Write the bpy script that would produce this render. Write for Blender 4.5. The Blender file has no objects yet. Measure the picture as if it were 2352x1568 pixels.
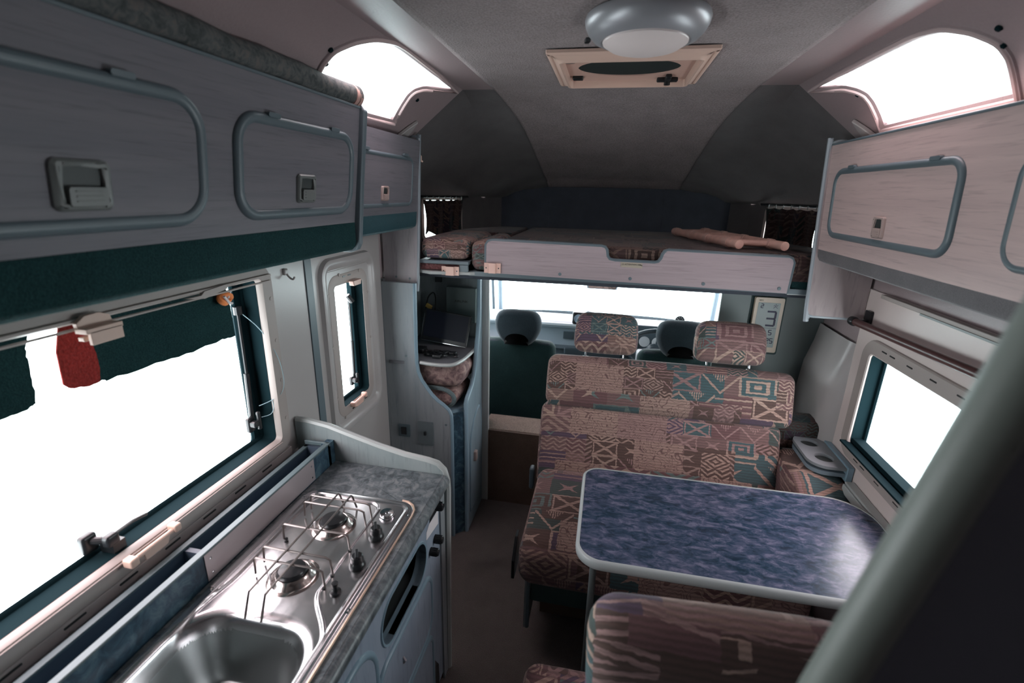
import bpy, bmesh, math, random
from mathutils import Vector, Matrix
from mathutils.geometry import tessellate_polygon
random.seed(4)
SC = bpy.context.scene
COL = SC.collection
pi = math.pi

# ------------------------------------------------------------------ camera
H = 1.72
cam_d = bpy.data.cameras.new('camera')
cam = bpy.data.objects.new('camera', cam_d); COL.objects.link(cam); SC.camera = cam
yaw, pitch, roll, fpx = -0.18962254, 0.30316991, 0.02408464, 1099.1744
fw = Vector((math.sin(yaw)*math.cos(pitch), math.cos(yaw)*math.cos(pitch), -math.sin(pitch)))
rt = Vector((math.cos(yaw), -math.sin(yaw), 0)); up = rt.cross(fw)
RT = math.cos(roll)*rt + math.sin(roll)*up; UP = -math.sin(roll)*rt + math.cos(roll)*up
m = Matrix((RT, UP, -fw)).transposed().to_4x4(); m.translation = (0, 0, H); cam.matrix_world = m
cam_d.sensor_width = 36; cam_d.lens = fpx/2352*36; cam_d.clip_start = 0.02
cam_d.dof.use_dof = True; cam_d.dof.focus_distance = 1.75; cam_d.dof.aperture_fstop = 2.6
SC.view_settings.view_transform = 'Standard'; SC.view_settings.look = 'None'
SC.view_settings.gamma = 1; SC.view_settings.exposure = 0.35
SC.view_settings.use_curve_mapping = False

# ------------------------------------------------------------------ world: bright overcast daylight
W = bpy.data.worlds.new('daylight'); SC.world = W; W.use_nodes = True
nt = W.node_tree; bg = nt.nodes['Background']
tc = nt.nodes.new('ShaderNodeTexCoord'); sx = nt.nodes.new('ShaderNodeSeparateXYZ')
nt.links.new(tc.outputs['Generated'], sx.inputs[0])
rmp = nt.nodes.new('ShaderNodeValToRGB'); nt.links.new(sx.outputs['Y'], rmp.inputs[0])
rmp.color_ramp.elements[0].color = (.90, .97, 1.0, 1); rmp.color_ramp.elements[0].position = .35
rmp.color_ramp.elements[1].color = (.78, .98, 1.0, 1); rmp.color_ramp.elements[1].position = .9
rz = nt.nodes.new('ShaderNodeMapRange'); rz.inputs[1].default_value = .15; rz.inputs[2].default_value = .8; nt.links.new(sx.outputs['Z'], rz.inputs[0])
mz = nt.nodes.new('ShaderNodeMix'); mz.data_type = 'RGBA'; nt.links.new(rz.outputs[0], mz.inputs[0]); nt.links.new(rmp.outputs[0], mz.inputs[6]); mz.inputs[7].default_value = (1.0, .80, .84, 1)
nt.links.new(mz.outputs[2], bg.inputs[0]); bg.inputs[1].default_value = 8.0

def portal(loc, rot, sx_, sy_):
    d = bpy.data.lights.new('window_daylight', 'AREA'); d.shape = 'RECTANGLE'; d.size = sx_; d.size_y = sy_
    d.cycles.is_portal = True
    o = bpy.data.objects.new('window_daylight', d); COL.objects.link(o); o.location = loc; o.rotation_euler = rot
portal((-1.12, .65, 1.2), (0, -pi/2, 0), .62, 1.2)
portal((1.10, 1.5, 1.0), (0, pi/2, 0), .5, .9)
portal((-.84, 1.6, 2.1), (0, math.radians(-141), 0), .5, .95)
portal((.84, 1.6, 2.1), (0, math.radians(141), 0), .5, .95)
portal((0, 4.0, 1.15), (pi/2+pi, 0, 0), 1.9, .9)

# ------------------------------------------------------------------ node helpers
class E_:
    """tiny expression wrapper over math nodes"""
    def __init__(s, t, sock): s.t, s.k = t, sock
    def _m(s, op, *a, **kw):
        n = s.t.nodes.new('ShaderNodeMath'); n.operation = op
        for i, x in enumerate((s,)+a):
            if isinstance(x, E_): s.t.links.new(x.k, n.inputs[i])
            else: n.inputs[i].default_value = x
        return E_(s.t, n.outputs[0])
    def __add__(s, o): return s._m('ADD', o)
    def __sub__(s, o): return s._m('SUBTRACT', o)
    def __mul__(s, o): return s._m('MULTIPLY', o)
    def lt(s, o): return s._m('LESS_THAN', o)
    def gt(s, o): return s._m('GREATER_THAN', o)
    def abs(s): return s._m('ABSOLUTE')
    def floor(s): return s._m('FLOOR')
    def fract(s): return s._m('FRACT')
    def max(s, o): return s._m('MAXIMUM', o)
    def min(s, o): return s._m('MINIMUM', o)
    def pp(s, o): return s._m('PINGPONG', o)
    def sin(s): return s._m('SINE')

def new_mat(name):
    mt = bpy.data.materials.new(name); mt.use_nodes = True
    return mt, mt.node_tree, mt.node_tree.nodes['Principled BSDF']
def tex_noise(t, vec, scale, detail=3, rough=.5, stretch=None, dist=0):
    n = t.nodes.new('ShaderNodeTexNoise'); n.inputs['Scale'].default_value = scale
    n.inputs['Detail'].default_value = detail; n.inputs['Roughness'].default_value = rough
    n.inputs['Distortion'].default_value = dist
    if stretch:
        mp = t.nodes.new('ShaderNodeMapping'); mp.inputs['Scale'].default_value = stretch
        t.links.new(vec, mp.inputs[0]); vec = mp.outputs[0]
    t.links.new(vec, n.inputs['Vector']); return n
def ramp(t, fac, stops, const=False):
    r = t.nodes.new('ShaderNodeValToRGB'); cr = r.color_ramp
    if const: cr.interpolation = 'CONSTANT'
    while len(cr.elements) < len(stops): cr.elements.new(.5)
    for e, (p, c) in zip(cr.elements, stops): e.position = p; e.color = (*c, 1)
    t.links.new(fac, r.inputs[0]); return r.outputs[0]
def mixc(t, fac, a, b, mode='MIX'):
    n = t.nodes.new('ShaderNodeMix'); n.data_type = 'RGBA'; n.blend_type = mode
    for i, x in ((0, fac), (6, a), (7, b)):
        if isinstance(x, E_): x = x.k
        if isinstance(x, (int, float)): n.inputs[i].default_value = x
        elif isinstance(x, tuple): n.inputs[i].default_value = (*x, 1)
        else: t.links.new(x, n.inputs[i])
    return n.outputs[2]
def bump(t, b, h, strength, dist=.002):
    n = t.nodes.new('ShaderNodeBump'); n.inputs['Strength'].default_value = strength
    n.inputs['Distance'].default_value = dist
    t.links.new(h, n.inputs['Height']); t.links.new(n.outputs[0], b.inputs['Normal'])
def texco(t, which='Object'):
    return t.nodes.new('ShaderNodeTexCoord').outputs[which]

def plain(name, col, rough=.5, metal=0, spec=.5, noise=0, nscale=40, bmp=0):
    mt, t, b = new_mat(name)
    b.inputs['Base Color'].default_value = (*col, 1); b.inputs['Roughness'].default_value = rough
    b.inputs['Metallic'].default_value = metal; b.inputs['Specular IOR Level'].default_value = spec
    if noise or bmp:
        n = tex_noise(t, texco(t), nscale, 4)
        if noise:
            c = ramp(t, n.outputs[0], [(.3, tuple(x*(1-noise) for x in col)), (.7, tuple(min(1, x*(1+noise)) for x in col))])
            t.links.new(c, b.inputs['Base Color'])
        if bmp: bump(t, b, n.outputs[0], bmp)
    return mt
def laminate(name, c1, c2, stretch, scale=6, rough=.5):
    mt, t, b = new_mat(name); v = texco(t)
    g = tex_noise(t, v, scale, 6, .7, stretch, .3); f = tex_noise(t, v, scale*7, 3, .6, stretch)
    c = ramp(t, g.outputs[0], [(.3, c1), (.62, c2)])
    c = mixc(t, ramp(t, f.outputs[0], [(.30, (.45,)*3), (.46, (0,)*3)]), c, tuple(x*.62 for x in c1))
    t.links.new(c, b.inputs['Base Color']); b.inputs['Roughness'].default_value = rough
    b.inputs['Specular IOR Level'].default_value = .35
    bump(t, b, f.outputs[0], .08, .001); return mt
def marble(name, cols, scale, rough, stretch=(1, 1, 1), d=.8):
    mt, t, b = new_mat(name); v = texco(t)
    n = tex_noise(t, v, scale, 6, .68, stretch, d)
    n2 = tex_noise(t, v, scale*.35, 3, .5, stretch)
    c = ramp(t, n.outputs[0], [(.36, cols[0]), (.46, cols[1]), (.54, cols[2]), (.63, cols[3])])
    c = mixc(t, .3, c, ramp(t, n2.outputs[0], [(.35, cols[1]), (.65, cols[2])]))
    t.links.new(c, b.inputs['Base Color']); b.inputs['Roughness'].default_value = rough
    b.inputs['Specular IOR Level'].default_value = .5
    return mt
def carpet(name, col, var=.3, scale=260, bmp=.9, rough=.95, sheen=.15):
    mt, t, b = new_mat(name); v = texco(t)
    n = tex_noise(t, v, scale, 2, .6); l = tex_noise(t, v, 9, 4, .6)
    c = ramp(t, n.outputs[0], [(.3, tuple(x*(1-var) for x in col)), (.7, tuple(x*(1+var) for x in col))])
    c = mixc(t, .5, c, ramp(t, l.outputs[0], [(.3, tuple(x*.75 for x in col)), (.7, tuple(x*1.2 for x in col))]))
    t.links.new(c, b.inputs['Base Color']); b.inputs['Roughness'].default_value = rough
    b.inputs['Specular IOR Level'].default_value = .1
    b.inputs['Sheen Weight'].default_value = sheen
    bump(t, b, n.outputs[0], bmp, .003); return mt

def ethnic(name, off=(0, 0), gain=1.0, cw=.150, ch=.112):
    """woven upholstery: patchwork rows of diamonds, crosses, zigzag bands, keys"""
    mt, t, b = new_mat(name)
    uv = t.nodes.new('ShaderNodeUVMap').outputs[0]
    wn = tex_noise(t, uv, 55, 2, .5)
    sp = t.nodes.new('ShaderNodeSeparateXYZ'); t.links.new(uv, sp.inputs[0])
    jit = (E_(t, wn.outputs[0]) - .5)*.011
    u = E_(t, sp.outputs[0]) + off[0] + jit; v = E_(t, sp.outputs[1]) + off[1] + jit
    def hash2(a, bb, k):
        cb = t.nodes.new('ShaderNodeCombineXYZ'); t.links.new(a.k, cb.inputs[0]); t.links.new(bb.k, cb.inputs[1]); cb.inputs[2].default_value = k
        w = t.nodes.new('ShaderNodeTexWhiteNoise'); w.noise_dimensions = '3D'; t.links.new(cb.outputs[0], w.inputs[0])
        s_ = t.nodes.new('ShaderNodeSeparateColor'); t.links.new(w.outputs['Color'], s_.inputs[0])
        return [E_(t, s_.outputs[i]) for i in range(3)]
    u20 = u*(1/.21) + (v*(1/.16)).floor()*.37; kk = hash2(u20.floor(), (v*(1/.16)).floor(), 9.7)[1].gt(.62)*.8 + 1.0
    u0_, v0_ = u, v; u = u*kk; v = v*kk
    row = (v*(1/ch)).floor(); h0 = hash2(row, row, 1.5)[0]
    uu = u*(1/cw) + h0; col = uu.floor()
    a = uu.fract() - .5; q = (v*(1/ch)).fract() - .5
    r1, r2, r3 = hash2(col, row, 7.3)
    # large background patches ignore the rows
    u, v = u0_, v0_; u2 = u*(1/.21) + (v*(1/.16)).floor()*.37; P1, P2, P3 = hash2(u2.floor(), (v*(1/.16)).floor(), 3.1)
    A = a.abs(); Q = q.abs()
    dia = ((A+Q)*3.9).fract().lt(.5)
    star = ((A - Q).abs()*2.0 + (A+Q)*.4).lt(.22).max((A+Q).lt(.13))
    cross = (A-Q*.95).abs().lt(.075).max(A.gt(.41)*(A.lt(.46))).max(Q.gt(.43))
    zig = ((q + (a*1.0).pp(.25)*1.1)*3.2).fract().lt(.42)
    key = (A.max(Q)*4.6).fract().lt(.45)*((a*-1.0).max(q*1.0)).gt(-.28)
    band = (q*3.6+.1).fract().lt(.30)
    tri = (q+.42 - A*1.7).abs().lt(.07).max((q+.1-A*1.7).gt(.18)*(((u*110).fract()).lt(.5)))
    def pick(lo, hi, mk): return mk*r1.gt(lo)*r1.lt(hi)
    fg = pick(0, .12, dia).max(pick(.12, .34, cross)).max(pick(.34, .50, zig)).max(pick(.50, .59, key)).max(pick(.59, .70, band)).max(pick(.70, .88, tri)).max(pick(.88, 1.1, star))
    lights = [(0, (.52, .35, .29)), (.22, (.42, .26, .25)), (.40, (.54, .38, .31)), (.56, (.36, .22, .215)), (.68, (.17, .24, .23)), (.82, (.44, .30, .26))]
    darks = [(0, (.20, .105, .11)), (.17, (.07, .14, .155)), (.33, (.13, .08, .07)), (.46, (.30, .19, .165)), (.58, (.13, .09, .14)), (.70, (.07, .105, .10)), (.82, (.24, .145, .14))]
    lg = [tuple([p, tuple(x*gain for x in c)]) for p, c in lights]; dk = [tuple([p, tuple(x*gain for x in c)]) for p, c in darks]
    bgc = ramp(t, r2.k, dk, True); bg2 = ramp(t, P1.k, dk, True); fgc = ramp(t, r3.k, lg, True); fg2 = ramp(t, P2.k, lg, True)
    bgc = mixc(t, P3.gt(.55), bgc, bg2)
    fgc = mixc(t, P3.lt(.3), fgc, fg2)
    c = mixc(t, fg, bgc, fgc)
    # plain warm patches with thin outline curls
    w2 = tex_noise(t, uv, 17, 1, .4, dist=1.0)
    curl = ((E_(t, w2.outputs[0])*8).fract()).lt(.20)
    plainp = mixc(t, curl, mixc(t, .5, fg2, (.40*gain, .26*gain, .23*gain)), (.22*gain, .13*gain, .12*gain))
    c = mixc(t, P3.gt(.85), c, plainp)
    grit = tex_noise(t, uv, 420, 2, .6)
    rib = ((v*420).sin()*.5+.5)
    fac = rib*.28 + E_(t, grit.outputs[0])*.55
    c = mixc(t, fac, c, (.05*gain, .04*gain, .035*gain))
    t.links.new(c, b.inputs['Base Color']); b.inputs['Roughness'].default_value = .93
    b.inputs['Specular IOR Level'].default_value = .12; b.inputs['Sheen Weight'].default_value = .12
    bump(t, b, (rib*.6+E_(t, grit.outputs[0])).k, .35, .0015)
    return mt

LAM = laminate('rose_laminate_shaded', (.135, .137, .158), (.180, .175, .195), (1, .07, 1.6), 16, .52)  # left cabinets: shaded copy of the laminate, dimmer light put into the colour
LAMR = laminate('rose_laminate_lit', (.50, .385, .37), (.60, .465, .44), (1, .07, 1.6), 16, .5)  # right cabinet: lit copy of the laminate, window light put into the colour
LAMX = laminate('grey_rose_laminate_crosswise', (.31, .26, .275), (.38, .315, .33), (.07, 1, 1.6), 16, .52)
LAMV = laminate('blue_grey_laminate', (.20, .235, .25), (.27, .30, .31), (1, 1, .10), 9, .5)
LAMT = laminate('pale_teal_laminate', (.22, .27, .275), (.29, .33, .33), (1, 1, .12), 9, .45)
LAMK = laminate('kitchen_front_laminate', (.22, .28, .35), (.29, .35, .42), (1, 1, .14), 9, .45)
EDGE = plain('grey_edging', (.115, .155, .175), .38)
EDGE_L = plain('pale_edging', (.40, .43, .42), .35)
EDGE_B = plain('blue_edging', (.20, .30, .36), .33)
TEALC = carpet('dark_green_felt', (.015, .046, .048), .6, 300, .9, sheen=0)
GREYC = carpet('grey_felt', (.17, .165, .17), .25, 330, .7)
CEIL = carpet('ceiling_felt', (.225, .187, .187), .55, 190, 1.0)
VINYL = plain('wall_vinyl', (.34, .275, .278), .36, noise=.03, nscale=160, bmp=.25)
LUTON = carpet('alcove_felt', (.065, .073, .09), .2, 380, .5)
WHITE = plain('white_moulded_wall', (.42, .40, .39), .28, bmp=.05, nscale=200)
FRAME = plain('beige_window_frame', (.38, .335, .31), .5)
ALC = carpet('alcove_side_shaded', (.115, .108, .108), .2, 380, .5)  # alcove side walls, with the falloff of light darkened into the colour
FLOORC = carpet('floor_carpet', (.125, .108, .10), .4, 300, 1.0)
STEPC = carpet('step_carpet', (.24, .19, .155), .5, 170, 1.0)
STEPF = carpet('step_front_carpet', (.12, .085, .065), .35, 300, .9)
BEIGE = plain('pink_beige_plastic', (.72, .47, .39), .35)
CREAM = plain('cream_plastic', (.62, .44, .36), .4)
LATCH = plain('grey_green_plastic', (.16, .175, .17), .36)
LATCHP = plain('pink_grey_plastic', (.46, .36, .33), .35)
DARKP = plain('dark_recess_plastic', (.035, .045, .045), .5)
BLACK = plain('black_plastic', (.012, .014, .016), .28)
RUBBER = plain('black_rubber', (.006, .018, .022), .9, 0, .06)
NAVY = plain('dark_panel_paint', (.115, .12, .15), .7)
PEDGE = plain('olive_grey_edging', (.185, .205, .185), .45)
COUNTER = marble('slate_blue_worktop', [(.028, .036, .042), (.085, .105, .115), (.15, .175, .185), (.24, .255, .255)], 34, .36)
COUNTB = marble('deep_blue_marbled_laminate', [(.006, .018, .035), (.018, .05, .08), (.045, .10, .14), (.10, .17, .20)], 24, .4)
TABLE = marble('blue_violet_table_laminate', [(.004, .013, .024), (.024, .052, .09), (.075, .088, .145), (.18, .185, .27)], 21, .24, (1, 2.0, 1), .5)
ETH = ethnic('woven_ethnic_upholstery')
ETH2 = ethnic('woven_ethnic_upholstery_shifted', (.43, .31))
ETH3 = ethnic('woven_ethnic_upholstery_large', (.15, .71), 1.0, .21, .15)
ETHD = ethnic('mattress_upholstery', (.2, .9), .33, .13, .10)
ETHP = ethnic('mattress_edge_upholstery', (.77, .12), 1.15, .10, .05)
CABP = plain('cab_grey_plastic', (.22, .29, .33), .38)
CABD = plain('cab_dark_plastic', (.05, .075, .09), .4)
CABF = carpet('cab_seat_fabric', (.040, .055, .065), .25, 300, .5)
CABB = carpet('cab_seat_back_fabric', (.020, .045, .045), .3, 300, .5)
WPAINT = plain('pale_cab_paint', (.55, .60, .62), .35)
WOODR = plain('pink_wooden_rail', (.66, .40, .33), .45, noise=.1, nscale=30)
MAROON = plain('dark_maroon_rail', (.075, .028, .027), .35)
REDF = carpet('red_plush', (.32, .035, .03), .5, 190, 1.0)
ORANGE = plain('orange_plastic', (.95, .30, .09), .4)
CURT = ethnic('dark_curtain', (.5, .3), .22)
BLANK = marble('patterned_blanket', [(.05, .035, .04), (.20, .12, .12), (.33, .22, .20), (.42, .30, .26)], 30, .95)
BLANKT = carpet('teal_blanket_edge', (.11, .15, .155), .35, 200, .9)
ROLLF = marble('grey_blue_rolled_fabric', [(.03, .04, .04), (.07, .08, .08), (.11, .12, .12), (.16, .14, .13)], 60, .95)
LCD = plain('calendar_display', (.20, .25, .25), .35)
NAVYI = plain('dark_blue_segment', (.01, .01, .05), .5)
CLOCKF = plain('gold_beige_plastic', (.56, .45, .34), .35)
SCREEN = plain('dark_screen', (.012, .016, .028), .4, 0, .3)
BOARD = plain('grey_green_board', (.17, .22, .22), .45)
PAPER = plain('white_sticker', (.75, .73, .74), .5)
INK = plain('dark_ink', (.03, .03, .03), .6)
SILVER = plain('silver_lamp_body', (.33, .34, .36), .36, .3)
LENS = plain('frosted_lamp_cover', (.74, .66, .64), .35)
SILVERP = plain('chrome', (.75, .76, .78), .14, 1)
BRASS = plain('warm_metal_edge', (.72, .52, .40), .30, .6)
def steel(name, rough, col=(.60, .61, .62)):
    mt, t, b = new_mat(name); v = texco(t)
    n = tex_noise(t, v, 30, 4, .6, (14, 1, 1))
    b.inputs['Metallic'].default_value = 1; b.inputs['Base Color'].default_value = (*col, 1)
    r = t.nodes.new('ShaderNodeMapRange'); r.inputs[3].default_value = rough*.75; r.inputs[4].default_value = rough*1.3
    t.links.new(n.outputs[0], r.inputs[0]); t.links.new(r.outputs[0], b.inputs['Roughness']); return mt
STEEL = steel('brushed_stainless_steel', .22); STEELB = steel('satin_basin_steel', .34, (.38, .42, .42))
STEELR = steel('heat_tinted_steel', .18, (.62, .56, .53)); WIRE = steel('tarnished_wire', .33, (.25, .225, .215))
PLATE = plain('pinkish_steel_plate', (.55, .49, .50), .33, .55)
def glass():
    mt, t, b = new_mat('window_glass'); t.nodes.remove(b)
    o = t.nodes['Material Output']; tr = t.nodes.new('ShaderNodeBsdfTransparent'); gl = t.nodes.new('ShaderNodeBsdfGlossy')
    gl.inputs['Roughness'].default_value = .02; mx = t.nodes.new('ShaderNodeMixShader'); mx.inputs[0].default_value = .05
    t.links.new(tr.outputs[0], mx.inputs[1]); t.links.new(gl.outputs[0], mx.inputs[2]); t.links.new(mx.outputs[0], o.inputs[0]); return mt
GLASS = glass()

# ------------------------------------------------------------------ mesh helpers
def wloc(o):
    v = Vector((0, 0, 0))
    while o: v += o.location; o = o.parent
    return v
def tag(o, label=None, cat=None, group=None, kind=None):
    for k, x in (('label', label), ('category', cat), ('group', group), ('kind', kind)):
        if x: o[k] = x
    return o
def thing(name, label, cat, loc, group=None):
    o = bpy.data.objects.new(name, None); COL.objects.link(o); o.location = loc; o.empty_display_size = .02
    return tag(o, label, cat, group)
def PX(x, s=1): return lambda u, v, w=0: Vector((x+s*w, u, v))
def PY(y, s=1): return lambda u, v, w=0: Vector((u, y+s*w, v))
def PZ(z, s=1): return lambda u, v, w=0: Vector((u, v, z+s*w))
def rr(u0, v0, u1, v1, r, n=6):
    r4 = r if isinstance(r, (list, tuple)) else [r]*4; pts = []
    for (cx, cy, a0), q in zip(((u1, v0, -90), (u1, v1, 0), (u0, v1, 90), (u0, v0, 180)), r4):
        cx += -q if cx == u1 else q; cy += -q if cy == v1 else q
        if q <= 1e-6: pts.append((cx, cy)); continue
        for i in range(n+1):
            a = math.radians(a0+90*i/n); pts.append((cx+q*math.cos(a), cy+q*math.sin(a)))
    return pts
def circ(u, v, r, n=20): return [(u+r*math.cos(2*pi*i/n), v+r*math.sin(2*pi*i/n)) for i in range(n)]
def offset(loop, d):
    out = []; n = len(loop)
    area = sum(loop[i][0]*loop[(i+1) % n][1]-loop[(i+1) % n][0]*loop[i][1] for i in range(n))
    s = 1 if area > 0 else -1
    for i in range(n):
        p0 = Vector(loop[i-1]); p = Vector(loop[i]); p1 = Vector(loop[(i+1) % n])
        a = (p-p0); bb = (p1-p)
        if a.length < 1e-7 or bb.length < 1e-7: out.append(tuple(p)); continue
        a.normalize(); bb.normalize(); na = Vector((a.y, -a.x)); nb = Vector((bb.y, -bb.x)); nn = na+nb
        if nn.length < 1e-4: nn = na
        nn.normalize(); k = 1/max(.45, nn.dot(na)); out.append(tuple(p+nn*d*s*k))
    return out
def catmull(pts, n=6, closed=True):
    out = []; N = len(pts); P = [Vector(p) for p in pts]
    for i in range(N if closed else N-1):
        p0 = P[(i-1) % N] if closed else P[max(i-1, 0)]; p1 = P[i]; p2 = P[(i+1) % N]; p3 = P[(i+2) % N] if closed else P[min(i+2, N-1)]
        for k in range(n):
            s = k/n; out.append(.5*((2*p1)+(p2-p0)*s+(2*p0-5*p1+4*p2-p3)*s*s+(3*p1-p0-3*p2+p3)*s**3))
    if not closed: out.append(P[-1])
    return out
class MB:
    def __init__(s): s.v = []; s.f = []
    def add(s, vs, fs):
        k = len(s.v); s.v += [Vector(p) for p in vs]; s.f += [tuple(i+k for i in f) for f in fs]; return s
    def box(s, x0, x1, y0, y1, z0, z1):
        return s.add([(x, y, z) for x in (x0, x1) for y in (y0, y1) for z in (z0, z1)],
                     [(0, 1, 3, 2), (4, 6, 7, 5), (0, 4, 5, 1), (2, 3, 7, 6), (0, 2, 6, 4), (1, 5, 7, 3)])
    def obox(s, c, size, R=None):
        R = R or Matrix.Identity(3); c = Vector(c); hx, hy, hz = [q/2 for q in size]
        return s.add([c+R @ Vector((x, y, z)) for x in (-hx, hx) for y in (-hy, hy) for z in (-hz, hz)],
                     [(0, 1, 3, 2), (4, 6, 7, 5), (0, 4, 5, 1), (2, 3, 7, 6), (0, 2, 6, 4), (1, 5, 7, 3)])
    def plate(s, outer, M, t, holes=()):
        loops = [list(outer)]+[list(h) for h in holes]
        tris = tessellate_polygon([[Vector((p[0], p[1], 0)) for p in l] for l in loops])
        flat = [p for l in loops for p in l]; n = len(flat)
        vs = [M(p[0], p[1], 0) for p in flat]+[M(p[0], p[1], t) for p in flat]
        fs = [tuple(x) for x in tris]+[tuple(q+n for q in reversed(x)) for x in tris]; k = 0
        for l in loops:
            m_ = len(l)
            for i in range(m_): j = (i+1) % m_; fs.append((k+i, k+j, k+j+n, k+i+n))
            k += m_
        return s.add(vs, fs)
    def ring_loft(s, rings, caps=True, closed=True):
        n = len(rings[0]); vs = [p for r in rings for p in r]; fs = []
        for a in range(len(rings)-1):
            for i in range(n if closed else n-1):
                j = (i+1) % n; fs.append((a*n+i, a*n+j, (a+1)*n+j, (a+1)*n+i))
        if caps and closed: fs += [tuple(range(n))[::-1], tuple(range((len(rings)-1)*n, len(rings)*n))]
        return s.add(vs, fs)
    def tube(s, pts, r, n=10, closed=False, ry=None, upv=None):
        P = [Vector(p) for p in pts]; N = len(P); rings = []
        ref = Vector(upv) if upv else None; prev = None
        for i in range(N):
            if closed: tg = P[(i+1) % N]-P[i-1]
            else: tg = P[min(i+1, N-1)]-P[max(i-1, 0)]
            if tg.length < 1e-9: tg = Vector((0, 0, 1))
            tg.normalize()
            if ref: a = tg.cross(ref)
            elif prev is None: a = tg.orthogonal()
            else: a = prev-tg*prev.dot(tg)
            if a.length < 1e-6: a = tg.orthogonal()
            a.normalize(); prev = a; bb = tg.cross(a)
            rad = r[i] if isinstance(r, (list, tuple)) else r; rb = ry if ry is not None else rad
            rings.append([P[i]+a*rad*math.cos(2*pi*k/n)+bb*rb*math.sin(2*pi*k/n) for k in range(n)])
        if closed: rings.append(rings[0])
        return s.ring_loft(rings, caps=not closed)
    def lathe(s, prof, c, axis=(0, 0, 1), n=28):
        ax = Vector(axis).normalized(); a = ax.orthogonal().normalized(); bb = ax.cross(a); c = Vector(c)
        return s.ring_loft([[c+ax*h+(a*math.cos(2*pi*k/n)+bb*math.sin(2*pi*k/n))*max(r, 1e-4) for k in range(n)] for r, h in prof])
    def cush(s, c, h, r, bulge=(0, 0, 0), R=None, n=7, warp=None):
        """rounded, slightly swollen cushion block"""
        c = Vector(c); R = R or Matrix.Identity(3)
        def samples(hh):
            k = [-hh+r*(1-math.cos(i/5*pi/2)) for i in range(5)]+[-(hh-r)+2*(hh-r)*i/n for i in range(n+1)]+[hh-r*(1-math.cos((4-i)/5*pi/2)) for i in range(5)]
            return k
        S = [samples(q) for q in h]
        for ax in range(3):
            a, bb = [(1, 2), (2, 0), (0, 1)][ax]
            for sg in (-1, 1):
                vs = []; na = len(S[a]); nb = len(S[bb])
                for p in S[a]:
                    for q in S[bb]:
                        w = [0, 0, 0]; w[ax] = sg*h[ax]; w[a] = p; w[bb] = q
                        inn = Vector([max(-(h[i]-r), min(h[i]-r, w[i])) for i in range(3)]); d = Vector(w)-inn
                        pos = inn+(d.normalized()*r if d.length > 1e-9 else d)
                        uvw = [pos[i]/h[i] for i in range(3)]
                        for i in range(3):
                            o = [j for j in range(3) if j != i]
                            pos[i] += bulge[i]*uvw[i]*max(0, 1-uvw[o[0]]**2)*max(0, 1-uvw[o[1]]**2)
                        if warp: pos = warp(pos)
                        vs.append(c+R @ pos)
                fs = [(i*nb+j, i*nb+j+1, (i+1)*nb+j+1, (i+1)*nb+j) for i in range(na-1) for j in range(nb-1)]
                if sg > 0: fs = [f[::-1] for f in fs]
                s.add(vs, fs)
        return s
    def build(s, name, mat, parent=None, loc=None, bevel=0, seg=2, angle=35, merge=True, subs=0):
        org = wloc(parent) if parent else (Vector(loc) if loc else None)
        if org is None:
            lo = [min(p[i] for p in s.v) for i in range(3)]; hi = [max(p[i] for p in s.v) for i in range(3)]
            org = Vector(((lo[0]+hi[0])/2, (lo[1]+hi[1])/2, lo[2]))
        me = bpy.data.meshes.new(name); n_=len(s.v); me.from_pydata([p-org for p in s.v], [], [f for f in s.f if len(set(f)) == len(f) and min(f) >= 0 and max(f) < n_]); me.validate()
        bm = bmesh.new(); bm.from_mesh(me)
        if merge: bmesh.ops.remove_doubles(bm, verts=bm.verts, dist=1e-5)
        bmesh.ops.recalc_face_normals(bm, faces=bm.faces)
        bm.normal_update(); uvl = bm.loops.layers.uv.new('UVMap')
        for f in bm.faces:
            nx, ny, nz = [abs(q) for q in f.normal]
            for l in f.loops:
                p = l.vert.co+org
                if nx > .8 and nx >= ny and nx >= nz: l[uvl].uv = (p.y, p.z+.13)
                else: l[uvl].uv = (p.x, p.y+p.z)
        bm.to_mesh(me); bm.free()
        for p in me.polygons: p.use_smooth = True
        if angle: me.set_sharp_from_angle(angle=math.radians(angle))
        me.materials.append(mat); o = bpy.data.objects.new(name, me); COL.objects.link(o)
        if parent: o.parent = parent
        else: o.location = org
        if bevel:
            q = o.modifiers.new('bevel', 'BEVEL'); q.width = bevel; q.segments = seg; q.limit_method = 'ANGLE'; q.angle_limit = math.radians(40)
            q.harden_normals = True
        if subs:
            q = o.modifiers.new('sub', 'SUBSURF'); q.levels = subs; q.render_levels = subs
        return o
def build_each(mb, name, mat, parent, **kw):
    """link every loose piece of mb as a part of its own"""
    par = list(range(len(mb.v)))
    def find(a):
        while par[a] != a: par[a] = par[par[a]]; a = par[a]
        return a
    key = {}
    for i, p in enumerate(mb.v):
        k = (round(p[0], 5), round(p[1], 5), round(p[2], 5)); j = key.setdefault(k, i)
        if j != i: par[find(i)] = find(j)
    for f in mb.f:
        for a in f[1:]: par[find(a)] = find(f[0])
    groups = {}
    for f in mb.f: groups.setdefault(find(f[0]), []).append(f)
    out = []
    for fs in groups.values():
        ids = sorted({i for f in fs for i in f}); mp = {i: k for k, i in enumerate(ids)}
        b = MB(); b.add([mb.v[i] for i in ids], [tuple(mp[i] for i in f) for f in fs]); out.append(b.build(name, mat, parent, **kw))
    return out
def loop3(loop, M, w=0): return [M(p[0], p[1], w) for p in loop]
def structure(o): return tag(o, kind='structure')
def copy_tree(o, parent=None):
    c = o.copy(); COL.objects.link(c)
    if parent: c.parent = parent
    for ch in list(o.children): copy_tree(ch, c)
    return c
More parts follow.
